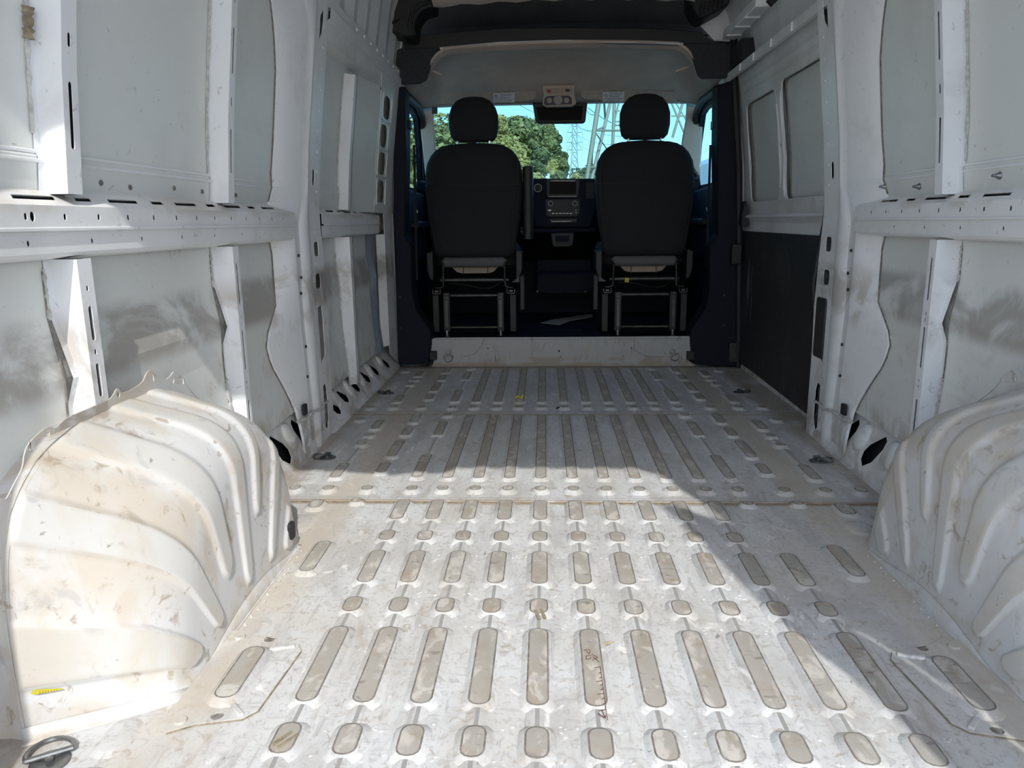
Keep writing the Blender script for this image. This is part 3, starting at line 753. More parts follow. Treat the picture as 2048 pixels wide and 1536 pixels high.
    for i in range(9):
        z = .86+i*.065
        g.tube([(sd*(ui(z)+.001), 2.60, z), (sd*(ui(z)-.003), 2.60, z)], [.006, .003], 8)
    g.obj('pressed_pip', 'wall', o, True)
    return W
WL = side_wall(-1); WR = side_wall(1)

# ---- left middle bay
def mid_left():
    sd = -1; uf = lambda z: us(z)-.010*smooth01((z-.75)/.05)
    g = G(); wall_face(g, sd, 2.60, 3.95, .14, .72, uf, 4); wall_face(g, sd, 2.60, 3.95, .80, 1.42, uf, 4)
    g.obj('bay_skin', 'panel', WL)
    rail(WL, sd, 2.665, 3.60)
    y0, y1 = 3.03, 3.075
    for z0, z1 in ((.806, 1.31), (.10, .700)):
        zs = [z0]+[z for z in ZS if z0 < z < z1]+[z1]
        g = G()
        g.grid([[(sd*(uf(z)), 2.99, z), (sd*(uf(z)-.003), 3.0, z), (sd*ui(z), y0, z), (sd*ui(z), y1, z), (sd*uf(z), y1+.01, z)] for z in zs])
        g.obj('stile', 'stile', WL)
        g = G().grid([[(sd*(ui(z)-.0012), y1-.008, z), (sd*(ui(z)-.0012), y1-.003, z)] for z in zs]); g.obj('stile_joint', 'grime', WL)
        bead(WL, [(sd*(uf(z)-.004), 2.985, z) for z in zs[::2]], .003, int(z0*100))
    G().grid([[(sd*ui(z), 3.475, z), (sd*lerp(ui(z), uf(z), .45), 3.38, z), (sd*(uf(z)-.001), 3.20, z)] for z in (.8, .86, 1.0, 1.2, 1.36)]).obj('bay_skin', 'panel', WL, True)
    # front pillar with oval openings
    cs = [at(761, 214, X=-.84), at(759, 270, X=-.845), at(759, 325, X=-.853), at(759, 381, X=-.86)]
    hs = [rrect(c.y-.075, c.y+.075, c.z-.055, c.z+.045, .045, 5) for c in cs]
    for a, b in ((0, 1), (2, 3)):
        zc = (cs[a].z+cs[b].z)/2-.004
        for dy in (-.09, 0, .07): hs.append(rrect(cs[a].y+dy-.012, cs[a].y+dy+.012, zc-.006, zc+.006, .002))
    zc = (cs[1].z+cs[2].z)/2-.004; hs.append(rrect(cs[1].y-.02, cs[1].y+.012, zc-.006, zc+.006, .002))
    ya, yb = cs[0].y-.135, cs[0].y+.30
    g = G(); g.plate([(ya, .80), (yb, .80), (yb, 1.45), (ya-.02, 1.45), (ya-.03, 1.40), (ya, 1.33)], hs, lambda a, b, c: (sd*(ui(b)+.001+c), a, b), .002, step=[1.0, 1.43])
    g.grid([[(sd*ui(z), ya, z), (sd*(ui(z)+.004), ya-.01, z)] for z in (.8, 1.0, 1.33)])
    o = g.obj('front_pillar', 'wall', WL)
    for c in cs:
        p = rrect(c.y-.10, c.y+.10, c.z-.066, c.z+.056, .012); q = rrect(c.y-.094, c.y+.094, c.z-.062, c.z+.052, .012)
        G().plate(p, [q], lambda a, b, t: (sd*(ui(b)-.0015+t), a, b), .003, step=[1.0]).obj('pressed_frame', 'wall', o)
    g = G(); g.grid([[(sd*(ui(z)+.05), ya, z), (sd*(ui(z)+.05), ya+.12, z)] for z in (.8, 1.0, 1.43)]); g.obj('pillar_backing', 'cavity_shade', o)  # dark sheet added to paint shade behind the oval openings
    g = G(); g.grid([[(sd*(ui(z)+.045), ya+.12, z), (sd*(ui(z)+.045), yb, z)] for z in (.8, 1.0, 1.43)]); g.obj('outer_skin', 'bluesteel', o)
    # lower front pillar: narrow strip with a blue-grey inner skin beside
    g = G(); g.plate([(3.70, 0.11), (3.90, 0.02), (3.90, .80), (3.70, .80)], [ell(3.82, .55, .006, .006), ell(3.82, .30, .006, .006)], lambda a, b, c: (sd*(.862+c), a, b), .002)
    zs = [z for z in ZS if .11 < z < .75]
    g.grid([[(sd*.862, 3.70, z), (sd*.895, 3.66, z)] for z in zs]); g.obj('front_pillar_foot', 'wall', WL)
    g = G(); g.grid([[(sd*(uf(z)-.002), 3.52, z), (sd*(uf(z)-.012-.01*smooth01((.6-z)/.1)*smooth01((z-.4)/.1)), 3.57, z), (sd*(uf(z)-.004), 3.66, z)] for z in [.13]+zs])
    g.obj('inner_skin_strip', 'bluesteel', WL)
    # sill with slanted openings
    hl = []
    for px, py in ((674, 817), (693, 794), (716, 773), (737, 755), (754, 741), (774, 727)):
        p = at(px, py, X=-.878); b = min(max(p.z/.14, .2), .8); y = p.y
        hl.append([(y-.055, b+.22), (y-.035, b+.24), (y+.040, b-.02), (y+.045, b-.14), (y+.03, b-.22), (y-.01, b-.12)])
        gusset(WL, sd, y-.085, .85, .882, .095, .923, .14)
    sill(WL, sd, 2.62, 3.90, hl, .14, .923)
    G().bar((sd*.918, 2.66, .142), (sd*.918, 3.52, .142), .004, .004).obj('panel_joint', 'grime', WL)
    # top rail of the bay, roof side above
    g = G(); g.plate([(2.62, 1.36), (3.95, 1.36), (3.95, 1.40), (2.62, 1.40)], [slot(2.75+i*.14, 1.38, .012, .008) for i in range(8)], lambda a, b, c: (sd*(ui(b)+.002+c), a, b), .002)
    g.grid([[(sd*(ui(1.36)+.045), y, 1.335), (sd*(ui(1.36)+.002), y, 1.345), (sd*(ui(1.36)+.002), y, 1.36)][::1] for y in (2.62, 3.9)])
    g.grid([[(sd*(ui(1.40)+.002), y, 1.40), (sd*(ui(1.41)-.012), y, 1.408), (sd*(ui(1.44)-.012), y, 1.44), (sd*(ui(1.45)+.0), y, 1.445), (sd*(ui(1.48)+.002), y, 1.48)] for y in (2.62, 3.95)])
    o = g.obj('cant_rail', 'wall', WL)
    for i in range(8):
        y = 3.0+i*.115; G().tube([(sd*(ui(1.45)-.003), y, 1.462), (sd*(ui(1.45)-.008), y, 1.462)], [.008, .005], 8).obj('rivet', 'stile', o, True)
    for px, py in ((673, 92), (729, 140), (704, 118)):
        p = at(px, py, X=-.85); G().box(-.868, -.845, p.y-.02, p.y+.02, 1.342, 1.3445).obj('punched_hole', 'cavity_shade', o)
    # ribbed roof side above the rail
    g = G(); g.grid([[(sd*(interp([(1.46, .80), (1.7, .76), (1.95, .66)], z)+ .012*((j//1) % 2)), 2.62+j*.095, z) for j in range(15)] for z in (1.46, 1.6, 1.7, 1.8, 1.95)])
    g.obj('roof_side_panel', 'wall', WL)
mid_left()

# ---- sliding door in the right wall
def sliding_door():
    D = G(); uf = lambda z: ui(z)+.075
    # outer body of the door: profile with belt ledge, lower part curving away below the floor edge
    prof = [(-.16, .90), (-.05, .925), (.03, .935), (.10, .93), (.70, .93), (.735, .93), (.755, .915), (.765, .905), (.79, .94), (.80, .94)]
    D.grid([[(u, y, z) for y in (2.60, 3.2, 3.93)] for z, u in prof])
    d = D.obj('door_1', 'wall'); tag(d, kind='structure'); d['label'] = 'closed white sliding side door with black hardboard on its lower half'
    fr = lambda z: interp([(.78, .925), (1.0, .915), (1.35, .865), (1.6, .80)], z)
    def bk(z): return fr(z)+.022
    # window-shaped recesses
    hA = rrect(3.33, 3.80, .83, 1.285, .05, 5); hB = rrect(2.72, 3.26, .83, 1.30, .04, 5)
    g = G(); g.plate([(2.55, .775), (3.93, .775), (3.93, 1.42), (2.55, 1.42)], [hA, hB], lambda a, b, c: (fr(b)+c, a, b), .003, step=[.9, 1.0, 1.1, 1.2, 1.3, 1.35])
    o = g.obj('inner_frame', 'wall', d)
    for (a, b, c_, e) in ((3.29, 3.93, .79, 1.40), (2.55, 3.28, .79, 1.40)):
        zs = [c_+(e-c_)*i/8 for i in range(9)]
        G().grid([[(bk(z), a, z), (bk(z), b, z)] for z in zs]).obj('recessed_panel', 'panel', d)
    def ringpath(poly, off): return [(fr(b)+off, a, b) for a, b in poly]
    for h in (hA, hB):
        G().tube(ringpath(h, .001), .0035, 6, closed=True).obj('panel_flange', 'wall', d, True)
        G().tube(ringpath(h, .020), .0022, 6, closed=True).obj('panel_gap', 'grime', d, True)
    # centre post
    g = G(); zs = [.84+.042*i for i in range(11)]
    g.grid([[(fr(z)+.002, 3.262, z), (fr(z)-.009*min(1, (z-.83)*30, (1.27-z)*30), 3.270, z), (fr(z)-.010*min(1, (z-.83)*30, (1.27-z)*30), 3.288, z), (fr(z)+.002, 3.298, z)] for z in zs]); g.obj('centre_post', 'stile', d, True)
    G().tube([(fr(z)-.003, 3.325, z) for z in zs[1:-1]], .0045, 6).obj('post_bead', 'wall', d, True)
    for z in (1.06, .90): G().box(fr(z)-.002, fr(z)+.004, 3.31, 3.318, z-.012, z+.012).obj('punched_hole', 'cavity_shade', d)
    # two horizontal pressed ribs over the recesses
    for z in (1.335, 1.375):
        G().tube([(fr(z)-.002, y, z) for y in (2.62, 3.1, 3.80)], .005, 8).obj('pressed_bead', 'wall', d, True)
    g = G(); g.tube([(.905, y, .765) for y in (2.62, 3.85)], .006, 8); g.obj('belt_ledge', 'stile', d, True)
    # hardboard
    pts = [at(*p, X=.926) for p in ((1487, 462), (1637, 470), (1625, 825), (1500, 738), (1480, 725))]
    pts[1].y = 2.62; pts[2] = Vector((.926, 2.62, .02)); pts[1].z = .690
    g = G(); g.prism([(p.y, p.z) for p in pts], lambda a, b, t: (t, a, b), .918, .928)
    hb = g.obj('hardboard_panel', 'board', d, bevel=.002); hb['label'] = 'scratched black hardboard lining'
    g = G()
    for i in range(14):
        y = 3.72+random.uniform(-.05, .05); z = random.uniform(.35, .6); g.bar((.9175, y, z), (.9175, y+.01*random.uniform(-1, 1), z-random.uniform(.03, .16)), .0006, .0012)
    g.obj('scratch', 'greyfab', hb)
    G().tube([(.928, p.y, p.z+.003) for p in pts[:1]+pts[1:2]], .004, 6).obj('panel_edge', 'wall', d)
    # latch bracket at lower front corner
    G().box(.87, .92, 3.86, 3.90, .03, .13).obj('roller_bracket', 'steel', d, bevel=.004)
    # upper slot and rail above the door
    g = G(); g.grid([[(interp([(1.42, .87), (1.55, .845), (1.7, .79), (1.95, .66)], z), y, z) for y in (2.55, 3.2, 3.95)] for z in (1.40, 1.48, 1.55, 1.7, 1.95)])
    rs = g.obj('roof_side_panel', 'wall', WR)
    g = G().prism([(2.5, 1.40), (3.9, 1.40), (3.9, 1.435), (2.5, 1.435)], lambda a, b, t: (t, a, b), .795, .81); g.obj('cant_rail', 'wall', WR)
    for y in (2.9, 3.15, 3.4, 3.62): G().bar((.793, y, 1.402), (.793, y, 1.432), .008, .006).obj('pressed_rib', 'stile', WR)
    G().box(.80, .86, 3.62, 3.84, 1.45, 1.54).obj('roller_pocket', 'cavity_shade', WR)
    G().box(.74, .80, 3.2, 3.75, 1.56, 1.60).obj('roller_track', 'wall', WR, bevel=.004)
    for y in (3.35, 3.5, 3.65): G().bar((.735, y, 1.558), (.80, y, 1.558), .006, .006).obj('track_bead', 'stile', WR)
    G().tube([(.77, 3.1, 1.57), (.79, 3.1, 1.55)], .025, 12).obj('punched_hole', 'cavity_shade', WR)
sliding_door()
# door seals
def strip(name, pts, r, par=None, label=None):
    o = G().tube(pts, r, 8).obj(name, 'rubber', par, True); return o
ss = [at(x, y, Y=2.68) for x, y in ((1652, -30), (1656, 100), (1659, 250), (1658, 370), (1650, 440), (1642, 480), (1632, 540), (1627, 570), (1630, 640), (1632, 700), (1633, 760), (1627, 820), (1620, 858))]
strip('door_seal', ss, .0085, WR)
ss = [at(x, y, Y=3.87) for x, y in ((1520, -30), (1490, 5), (1474, 35), (1467, 70), (1469, 150), (1474, 260), (1478, 330), (1479, 520), (1478, 640), (1477, 738))]
strip('door_seal', ss, .017, WR)
p = at(1488, 438, Y=3.82)
g = G().prism([(p.z-.035, .0), (p.z+.02, .0), (p.z+.085, .012), (p.z+.085, .018), (p.z+.02, .03), (p.z-.035, .035)], lambda a, b, t: (p.x-.018+b, t, a), 3.79, 3.85)
g.obj('door_catch', 'black', WR, bevel=.003)
p = at(1470, 508, Y=3.86); G().box(p.x-.025, p.x+.025, 3.82, 3.87, p.z-.05, p.z+.05).obj('door_hinge_cover', 'black', WR, bevel=.005)

# ================================================================== CAB STEP
pl = [at(x, y, Y=STEPY) for x, y in ((862, 680), (868, 676), (950, 675), (1125, 674), (1270, 673), (1378, 672), (1384, 680), (1388, 704), (1377, 706), (1378, 722), (1395, 733), (1390, 740), (860, 740), (866, 728), (872, 706), (860, 704))]
hs = [(at(x, y, Y=STEPY), r) for x, y, r in ((976, 697, .004), (1118, 702, .0055), (1263, 696, .004), (1121, 714, .003), (1064, 708, .002), (973, 708, .0025), (1390, 702, .003))]
g = G().plate([(p.x, max(p.z, -.01)) for p in pl], [ell(p.x, p.z, r, r, 10) for p, r in hs], lambda a, b, c: (a, STEPY+c, b), .003)
stp = g.obj('trim_1', 'step'); tag(stp, kind='structure'); stp['label'] = 'scuffed white riser of the cab step'
G().box(-.70, .70, STEPY+.004, STEPY+.03, .0, .14).obj('riser_backing', 'cavity_shade', stp)
G().prism([(STEPY-.004, .147), (STEPY+.03, .152), (STEPY+.03, .146), (STEPY, .142)], lambda a, b, t: (t, a, b), -.66, .68).obj('step_lip', 'step', stp)
g = G()
for p, q in (((968, 677), (964, 690)), ((964, 690), (950, 708)), ((950, 708), (925, 714)), ((1269, 674), (1268, 700)), ((1268, 700), (1290, 712)), ((1290, 712), (1330, 714))):
    a, b = at(*p, Y=STEPY-.002), at(*q, Y=STEPY-.002); g.bar(a, b, .002, .002)
g.obj('panel_joint', 'grime', stp)
def dring(px, py, rot, label):
    p = at(px, py, Y=STEPY-.004); t = thing('lashing_ring', p, label, 'lashing ring', 'lashing rings bolted to the cab step')
    n = 18; ca, sa = math.cos(rot), math.sin(rot)
    def P(a, b, c): return (p.x+a*ca-b*sa, p.y-c, p.z+a*sa+b*ca)
    g = G(); g.loft([[P(.016*math.cos(k*2*math.pi/n), .012+.016*math.sin(k*2*math.pi/n), c) for k in range(n)] for c in (0, .003)]); g.obj('washer', 'zinc', t)
    G().tube([P(0, .012, .002), P(0, .012, .009)], .007, 6).obj('bolt', 'chrome', t)
    g = G(); g.bar(P(-.022, -.006, .005), P(.022, -.006, .005), .007, .007, up=(0, 1, 0))
    g.tube([P(-.021, -.006, .005)]+[P(-.024*math.cos(a), -.008-.030*math.sin(a), .006) for a in [i*math.pi/10 for i in range(11)]]+[P(.021, -.006, .005)], .0025, 6)
    g.obj('ring', 'zinc', t, True)
dring(897, 709, .0, 'zinc lashing ring hanging at the left end of the cab step')
dring(1347, 708, .5, 'tilted zinc lashing ring at the right end of the cab step')

# ================================================================== CAB
cf = G().box(-.93, .93, STEPY+.03, 5.2, .06, .135).obj('floor.001', 'navy'); cf.name = 'cab_floor'; tag(cf, kind='structure')
cf['label'] = 'dark moulded cab floor mat'
g = G()
for sd in (-1, 1):
    g.prism([(sd*.40-.2, .135), (sd*.40-.16, .155), (sd*.40+.16, .155), (sd*.40+.2, .135)], lambda a, b, t: (a, t, b), STEPY+.03, STEPY+.10)
    for i in range(5): g.box(sd*.47-.17, sd*.47+.17, 4.25+i*.07, 4.28+i*.07, .134, .142)
for i in range(4): g.box(-.13, .13, 4.15+i*.06, 4.19+i*.06, .134, .141)
g.obj('floor_moulding', 'navy', cf, bevel=.004)
a = [at(x, y, Z=.143) for x, y in ((1080, 646), (1110, 638), (1185, 628), (1185, 634), (1140, 642), (1120, 650))]
solid(G().add(a, [tuple(range(len(a)))]).obj('torn_underlay', 'cream', cf), .002)

def superell(cx, cy, z, w, d, e=3.0, n=28, tilt=0):
    P = []
    for k in range(n):
        a = k*2*math.pi/n; c_, s_ = math.cos(a), math.sin(a)
        P.append((cx+w*abs(c_)**(2/e)*(1 if c_ >= 0 else -1), cy+d*abs(s_)**(2/e)*(1 if s_ >= 0 else -1), z))
    return P
def seat(cx, side, label):
    """driver side = -1"""
    t = thing('cab_seat', (cx, 4.25, .135), label, 'seat', 'twin front seats seen from behind')
    # backrest, back surface near Y 4.08 at the foot and 4.2 at the shoulders
    sec = []
    tab = [(.565, .185, .020), (.575, .205, .045), (.60, .222, .058), (.66, .232, .065), (.78, .252, .072), (.90, .263, .075), (1.00, .262, .074), (1.06, .252, .070), (1.10, .232, .064), (1.13, .205, .056), (1.15, .170, .045), (1.16, .13, .030), (1.163, .06, .01)]
    for z, w_, d in tab:
        cy = 4.13+(z-.56)*.12
        sec.append(superell(cx, cy, z, w_, d, 3.6))
    b = G().loft(sec).obj('backrest', 'blackf', t, True, angle=60)
    # seam piping across the back and a hem line
    zc = .945; g = G()
    for z, w_, d in ((zc, .262, .0755),):
        cy = 4.13+(z-.56)*.12
        pts = [p for p in superell(cx, cy, z, w_+.0005, d+.0005, 3.6, 40) if p[1] < cy]; g.tube(sorted(pts), .0022, 6)
    g.obj('seam', 'rubber', b, True)
    for sx in (-1, 1):
        G().tube([(cx+sx*interp([(q[0], q[1]-.02) for q in tab], z), 4.13+(z-.56)*.12-.9*interp([(q[0], q[2]) for q in tab], z), z) for z in (.6, .7, .8, .9, 1.0, 1.06)], .002, 6).obj('seam', 'rubber', b, True)
    # headrest
    hr = G().loft([superell(cx, 4.235, z, w_, d, 3.2) for z, w_, d in ((1.175, .085, .025), (1.18, .105, .04), (1.20, .124, .05), (1.25, .134, .056), (1.31, .133, .055), (1.35, .120, .050), (1.385, .092, .042), (1.402, .055, .028), (1.407, .02, .01))]).obj('headrest', 'blackf', t, True, angle=60)
    for sx in (-.085, .085): G().tube([(cx+sx, 4.215, 1.13), (cx+sx, 4.215, 1.19)], .007, 10).obj('headrest_post', 'chrome', t, True)
    G().tube([(cx-.10, 4.20, 1.158), (cx, 4.195, 1.163), (cx+.10, 4.20, 1.158)], .006, 8).obj('post_collar', 'blackf', t, True)
    # cushion seen from below
    G().loft([superell(cx, 4.38, z, w_, d, 4) for z, w_, d in ((.50, .21, .20), (.52, .235, .23), (.60, .245, .24), (.63, .225, .22))]).obj('cushion', 'blackf', t, True)
    G().tube([(cx-.165, 4.10, .535), (cx-.16, 4.10, .54), (cx+.16, 4.10, .54), (cx+.165, 4.10, .535)], [.020, .027, .027, .020], 14).obj('fabric_roll', 'greyfab', t, True)
    pn = G().prism([(-.13, .515), (.13, .515), (.10, .485), (.07, .478), (-.07, .478), (-.10, .485)], lambda a, b, t_: (cx+a, t_, b), 4.14, 4.15).obj('cushion_pan', 'cream', t)
    for sx in (-.065, .07): G().tube([(cx+sx, 4.135, .52), (cx+sx, 4.135, .475)], .003, 6).obj('pan_wire', 'steel', pn)
    # frame
    G().tube([(cx-.185, 4.09, .445), (cx+.185, 4.09, .445)], .012, 12).obj('upper_cross_tube', 'steel', t, True)
    G().tube([(cx-.16, 4.05, .365), (cx+.16, 4.05, .365)], .011, 12).obj('lower_cross_tube', 'steel', t, True)
    G().tube([(cx-.15, 4.03, .195), (cx+.15, 4.03, .195)], .008, 10).obj('foot_tube', 'steel', t, True)
    for sx in (-1, 1):
        lg = G().box(cx+sx*.145-.019, cx+sx*.145+.019, 4.00, 4.04, .175, .385).obj('leg', 'black', t, bevel=.004)
        G().box(cx+sx*.145-.007, cx+sx*.145+.007, 3.993, 4.0, .20, .38).obj('leg_channel', 'steel', lg)
        G().tube([(cx+sx*.145, 3.99, .135), (cx+sx*.145, 3.99, .150), (cx+sx*.145, 3.99, .155), (cx+sx*.145, 3.99, .185)], [.016, .016, .010, .010], 12).obj('leg_foot', 'zinc', lg, True)
        for z in (.37, .35): G().tube([(cx+sx*.145, 3.996, z), (cx+sx*.145, 3.990, z)], .006, 8).obj('leg_hole', 'rubber', lg)
        # side bracket, slide rail, cover
        g = G(); g.tube([(cx+sx*.165, 4.06, .53), (cx+sx*.168, 4.06, .44), (cx+sx*.168, 4.06, .415), (cx+sx*.185, 4.06, .405), (cx+sx*.21, 4.06, .405)], .006, 8); g.obj('bracket', 'steel', t, True)
        g = G(); g.box(cx+sx*.20-.022, cx+sx*.20+.022, 4.03, 4.6, .375, .380); g.box(cx+sx*.20-.022, cx+sx*.20-.018, 4.03, 4.6, .375, .40); g.box(cx+sx*.20+.018, cx+sx*.20+.022, 4.03, 4.6, .375, .40); g.box(cx+sx*.20-.010, cx+sx*.20+.010, 4.03, 4.6, .385, .395)
        g.obj('slide_rail', 'steel', t)
        G().box(cx+sx*.21-.018, cx+sx*.21+.018, 4.05, 4.5, .165, .37).obj('side_cover', 'black', t, bevel=.004)
        G().prism([(.0, .60), (.035, .59), (.035, .50), (.02, .45), (.0, .44)], lambda a, b, t_: (cx+sx*(.225+a), t_, b), 4.10, 4.30).obj('hinge_cover', 'black', t, bevel=.004)
    inn = -side
    G().prism([(4.06, .28), (4.12, .28), (4.14, .44), (4.12, .47), (4.07, .47), (4.06, .44)], lambda a, b, t_: (t_, a, b), cx+inn*.245, cx+inn*.275).obj('recliner_cover', 'black', t, bevel=.006)
    G().add([(cx+inn*.205, 4.05, .435), (cx+inn*.245, 4.05, .435), (cx+inn*.245, 4.05, .465)], [(0, 1, 2)]).obj('warning_tab', 'blue', t)
    G().tube([(cx-.14, 4.05, .43), (cx-.05, 4.045, .425), (cx+.03, 4.045, .405), (cx+.09, 4.045, .405), (cx+.14, 4.05, .43)], .002, 6).obj('cable', 'rubber', t, True)
    if side < 0:
        ar = G().loft([superell(cx+.292, 4.17+.0*z, z, .029, .05, 3) for z in (.66, .67, .80, .95, 1.02, 1.035)]+[superell(cx+.292, 4.17, 1.043, .018, .03, 3)]).obj('armrest', 'black', t, True, angle=60)
        G().tube([(cx+.25, 4.2, .70), (cx+.30, 4.2, .70)], .02, 12).obj('armrest_pivot', 'black', ar, True)
    else:
        yt = G().box(cx-.105, cx-.082, 4.072, 4.078, .428, .452).obj('yellow_tag', 'yellow', t, bevel=.002); yt['label'] = 'small yellow tag'
        G().box(cx-.100, cx-.090, 4.0705, 4.072, .436, .438).obj('tag_print', 'ink', yt)
    return t
sl_ = at(948, 450, Y=4.13).x; sr_ = at(1289, 450, Y=4.13).x
seat(sl_, -1, 'left black cab seat with raised armrest on its right side')
seat(sr_, 1, 'right black cab seat with a yellow tag on its frame tube')

# B-pillar linings (plane near Y 3.88)
def lining(sd, pts, label):
    P = [at(x, y, Y=3.885) for x, y in pts]
    g = G().prism([(p.x, p.z) for p in P], lambda a, b, t: (a, t, b), 3.88, 4.02)
    o = g.obj('trim_2' if sd < 0 else 'trim_3', 'navy', None, bevel=.006); tag(o, kind='structure'); o['label'] = label; return o
tl = lining(-1, ((786, 168), (809, 174), (812, 300), (809, 473), (822, 492), (824, 579), (832, 620), (862, 662), (862, 690), (857, 728), (797, 729), (792, 580), (788, 400)), 'navy plastic lining of the left front pillar')
tr = lining(1, ((1468, 160), (1436, 170), (1434, 300), (1436, 470), (1420, 492), (1419, 579), (1413, 613), (1381, 662), (1382, 690), (1387, 728), (1478, 735), (1479, 580), (1474, 400)), 'navy plastic lining of the right front pillar')
for T, pts in ((tl, ((801, 594), (803, 655))), (tr, ((1448, 590), (1447, 651)))):
    for x, y in pts:
        p = at(x, y, Y=3.878); G().tube([p, p-Vector((0, .004, 0))], [.009, .007], 12).obj('screw_cap', 'black', T, True)
for T, q in ((tl, (866, 712, 1)), (tr, (1382, 712, -1))):
    p = at(q[0], q[1], Y=3.87); G().box(p.x-.018, p.x+.018, 3.872, 3.90, p.z-.022, p.z+.022).obj('mounting_bracket', 'black', T, bevel=.002)
for T, sd, xx in ((tl, -1, 816), (tr, 1, 1432)):
    # seat-belt slider, belt and buckle beside the pillar
    p = at(xx, 250, Y=4.0)
    G().box(p.x-.022, p.x+.018, 3.97, 4.03, p.z-.022, p.z+.022).obj('belt_guide', 'black', T, bevel=.006)
    G().tube([(p.x-sd*.0, 4.0, p.z+.03), (p.x, 4.0, p.z+.14)], .010, 10).obj('belt_slider', 'chrome', T, True)
    b0 = at(828 if sd < 0 else 1421, 290, Y=4.0); b1 = at(834 if sd < 0 else 1412, 560, Y=4.03)
    G().bar(b0, b1, .012, .002, up=(0, 1, 0)).obj('seat_belt', 'blackf', T)
    c_ = at(830 if sd < 0 else 1413, 420, Y=4.02)
    G().bar(c_+Vector((0, 0, .012)), c_+Vector((.012, 0, -.016)), .012, .006, up=(0, 1, 0)).obj('belt_tongue', 'chrome', T, bevel=.002)

# upper corner covers and header
for sd, pts, lab in ((-1, ((790, 104), (795, 99), (880, 96), (872, 104), (862, 118), (858, 140), (852, 158), (838, 166), (787, 168)), 'left'),
                (1, ((1366, 88), (1462, 85), (1465, 154), (1405, 156), (1397, 148), (1390, 125), (1383, 105), (1375, 95)), 'right')):
    P = [at(x, y, Y=3.865) for x, y in pts]
    o = G().prism([(p.x, p.z) for p in P], lambda a, b, t: (a, t, b), 3.862, 3.90).obj('corner_cover', 'felt', None, bevel=.004, o=(sd*.72, 3.88, 1.42))
    tag(o, 'black felt corner cover at the top %s of the cab opening' % lab, 'cover', 'felt corner covers')
hd = [(808, 100), (806, 72), (825, 71), (1000, 57), (1125, 55), (1300, 57), (1402, 63), (1425, 82), (1456, 86), (1364, 88), (1125, 82), (1000, 85), (880, 97)]
P = [at(x, y, Y=3.88) for x, y in hd]
o = G().prism([(p.x, p.z) for p in P], lambda a, b, t: (a, t, b), 3.88, 3.95).obj('trim_4', 'black', None, bevel=.003); tag(o, kind='structure'); o['label'] = 'black header strip under the roof lining'
P1 = [at(x, y, Y=3.872) for x, y in ((880, 97), (1000, 86), (1125, 82), (1300, 84), (1366, 88))]
G().tube(P1, .006, 8).obj('white_edge', 'outer', o, True)
# grey roof lining hollow above the header + roof strut
rowsr = []
for y, k in ((3.90, 0), (4.02, .0), (4.10, .03), (4.12, .09), (4.02, .15), (3.85, .19)):
    rowsr.append([(x, y, 1.645+k-.02*abs(x/.6)**2*(1-k*3)) for x in [-.75+.1*i for i in range(16)]])
o = G().grid(rowsr).obj('ceiling.001', 'shelf', None, True); o.name = 'roof_lining'; tag(o, kind='structure'); o['label'] = 'dark grey roof lining above the cab opening'
# black duct covers at the upper corners
def duct(sd, pts, lab):
    P = [at(x, y, Y=3.72) for x, y in pts]; cx_ = sum(p.x for p in P)/len(P)
    t = thing('roof_duct_cover', (cx_, 3.75, 1.65), 'moulded black plastic cover under the roof at the upper %s corner' % lab, 'cover', 'moulded roof corner covers')
    G().prism([(p.x, p.z) for p in P], lambda a, b, t_: (a, t_, b), 3.70, 3.88).obj('shell', 'black', t, bevel=.010)
    return t
dl = duct(-1, ((748, -20), (752, 26), (760, 46), (762, 62), (800, 70), (806, 74), (829, 74), (832, 40), (845, 22), (868, 16), (868, -20)), 'left')
P = [at(x, y, Y=3.71) for x, y in ((831, 72), (824, 45), (830, 25), (848, 10), (870, 4))]
g = G()
for r_ in (0, .014, .028): g.tube([(p.x-r_*.7, 3.70, p.z+r_*.2) for p in P], .006, 6)
g.obj('moulded_rib', 'black', dl, True)
P = [at(x, y, Y=3.69) for x, y in ((763, 55), (778, 50), (792, 40), (798, 36))]
G().tube(P, .007, 6).obj('moulded_edge', 'black', dl, True)
dr = duct(1, ((1380, -20), (1380, 8), (1388, 26), (1400, 38), (1412, 36), (1455, 12), (1466, -20)), 'right')
g = G()
for i in range(6):
    p = at(1400+i*9, 20-i*3.5, Y=3.69); g.tube([p+Vector((0, 0, -.02)), p+Vector((.006, 0, .025))], .005, 6)
g.obj('vent_rib', 'rubber', dr, True)
# white corner pressing under the right duct
P = [at(x, y, Y=3.90) for x, y in ((1400, 50), (1412, 38), (1456, 10), (1470, 10), (1462, 84), (1428, 82))]
G().prism([(p.x, p.z) for p in P], lambda a, b, t: (a, t, b), 3.895, 3.92).obj('corner_pressing', 'wall', WR, bevel=.004)
P = [at(x, y, Y=3.90) for x, y in ((770, 60), (790, 66), (806, 74), (804, 96), (788, 102), (776, 168), (765, 130))]
G().prism([(p.x, p.z) for p in P], lambda a, b, t: (a, t, b), 3.90, 3.92).obj('corner_pressing', 'wall', WL, bevel=.004)

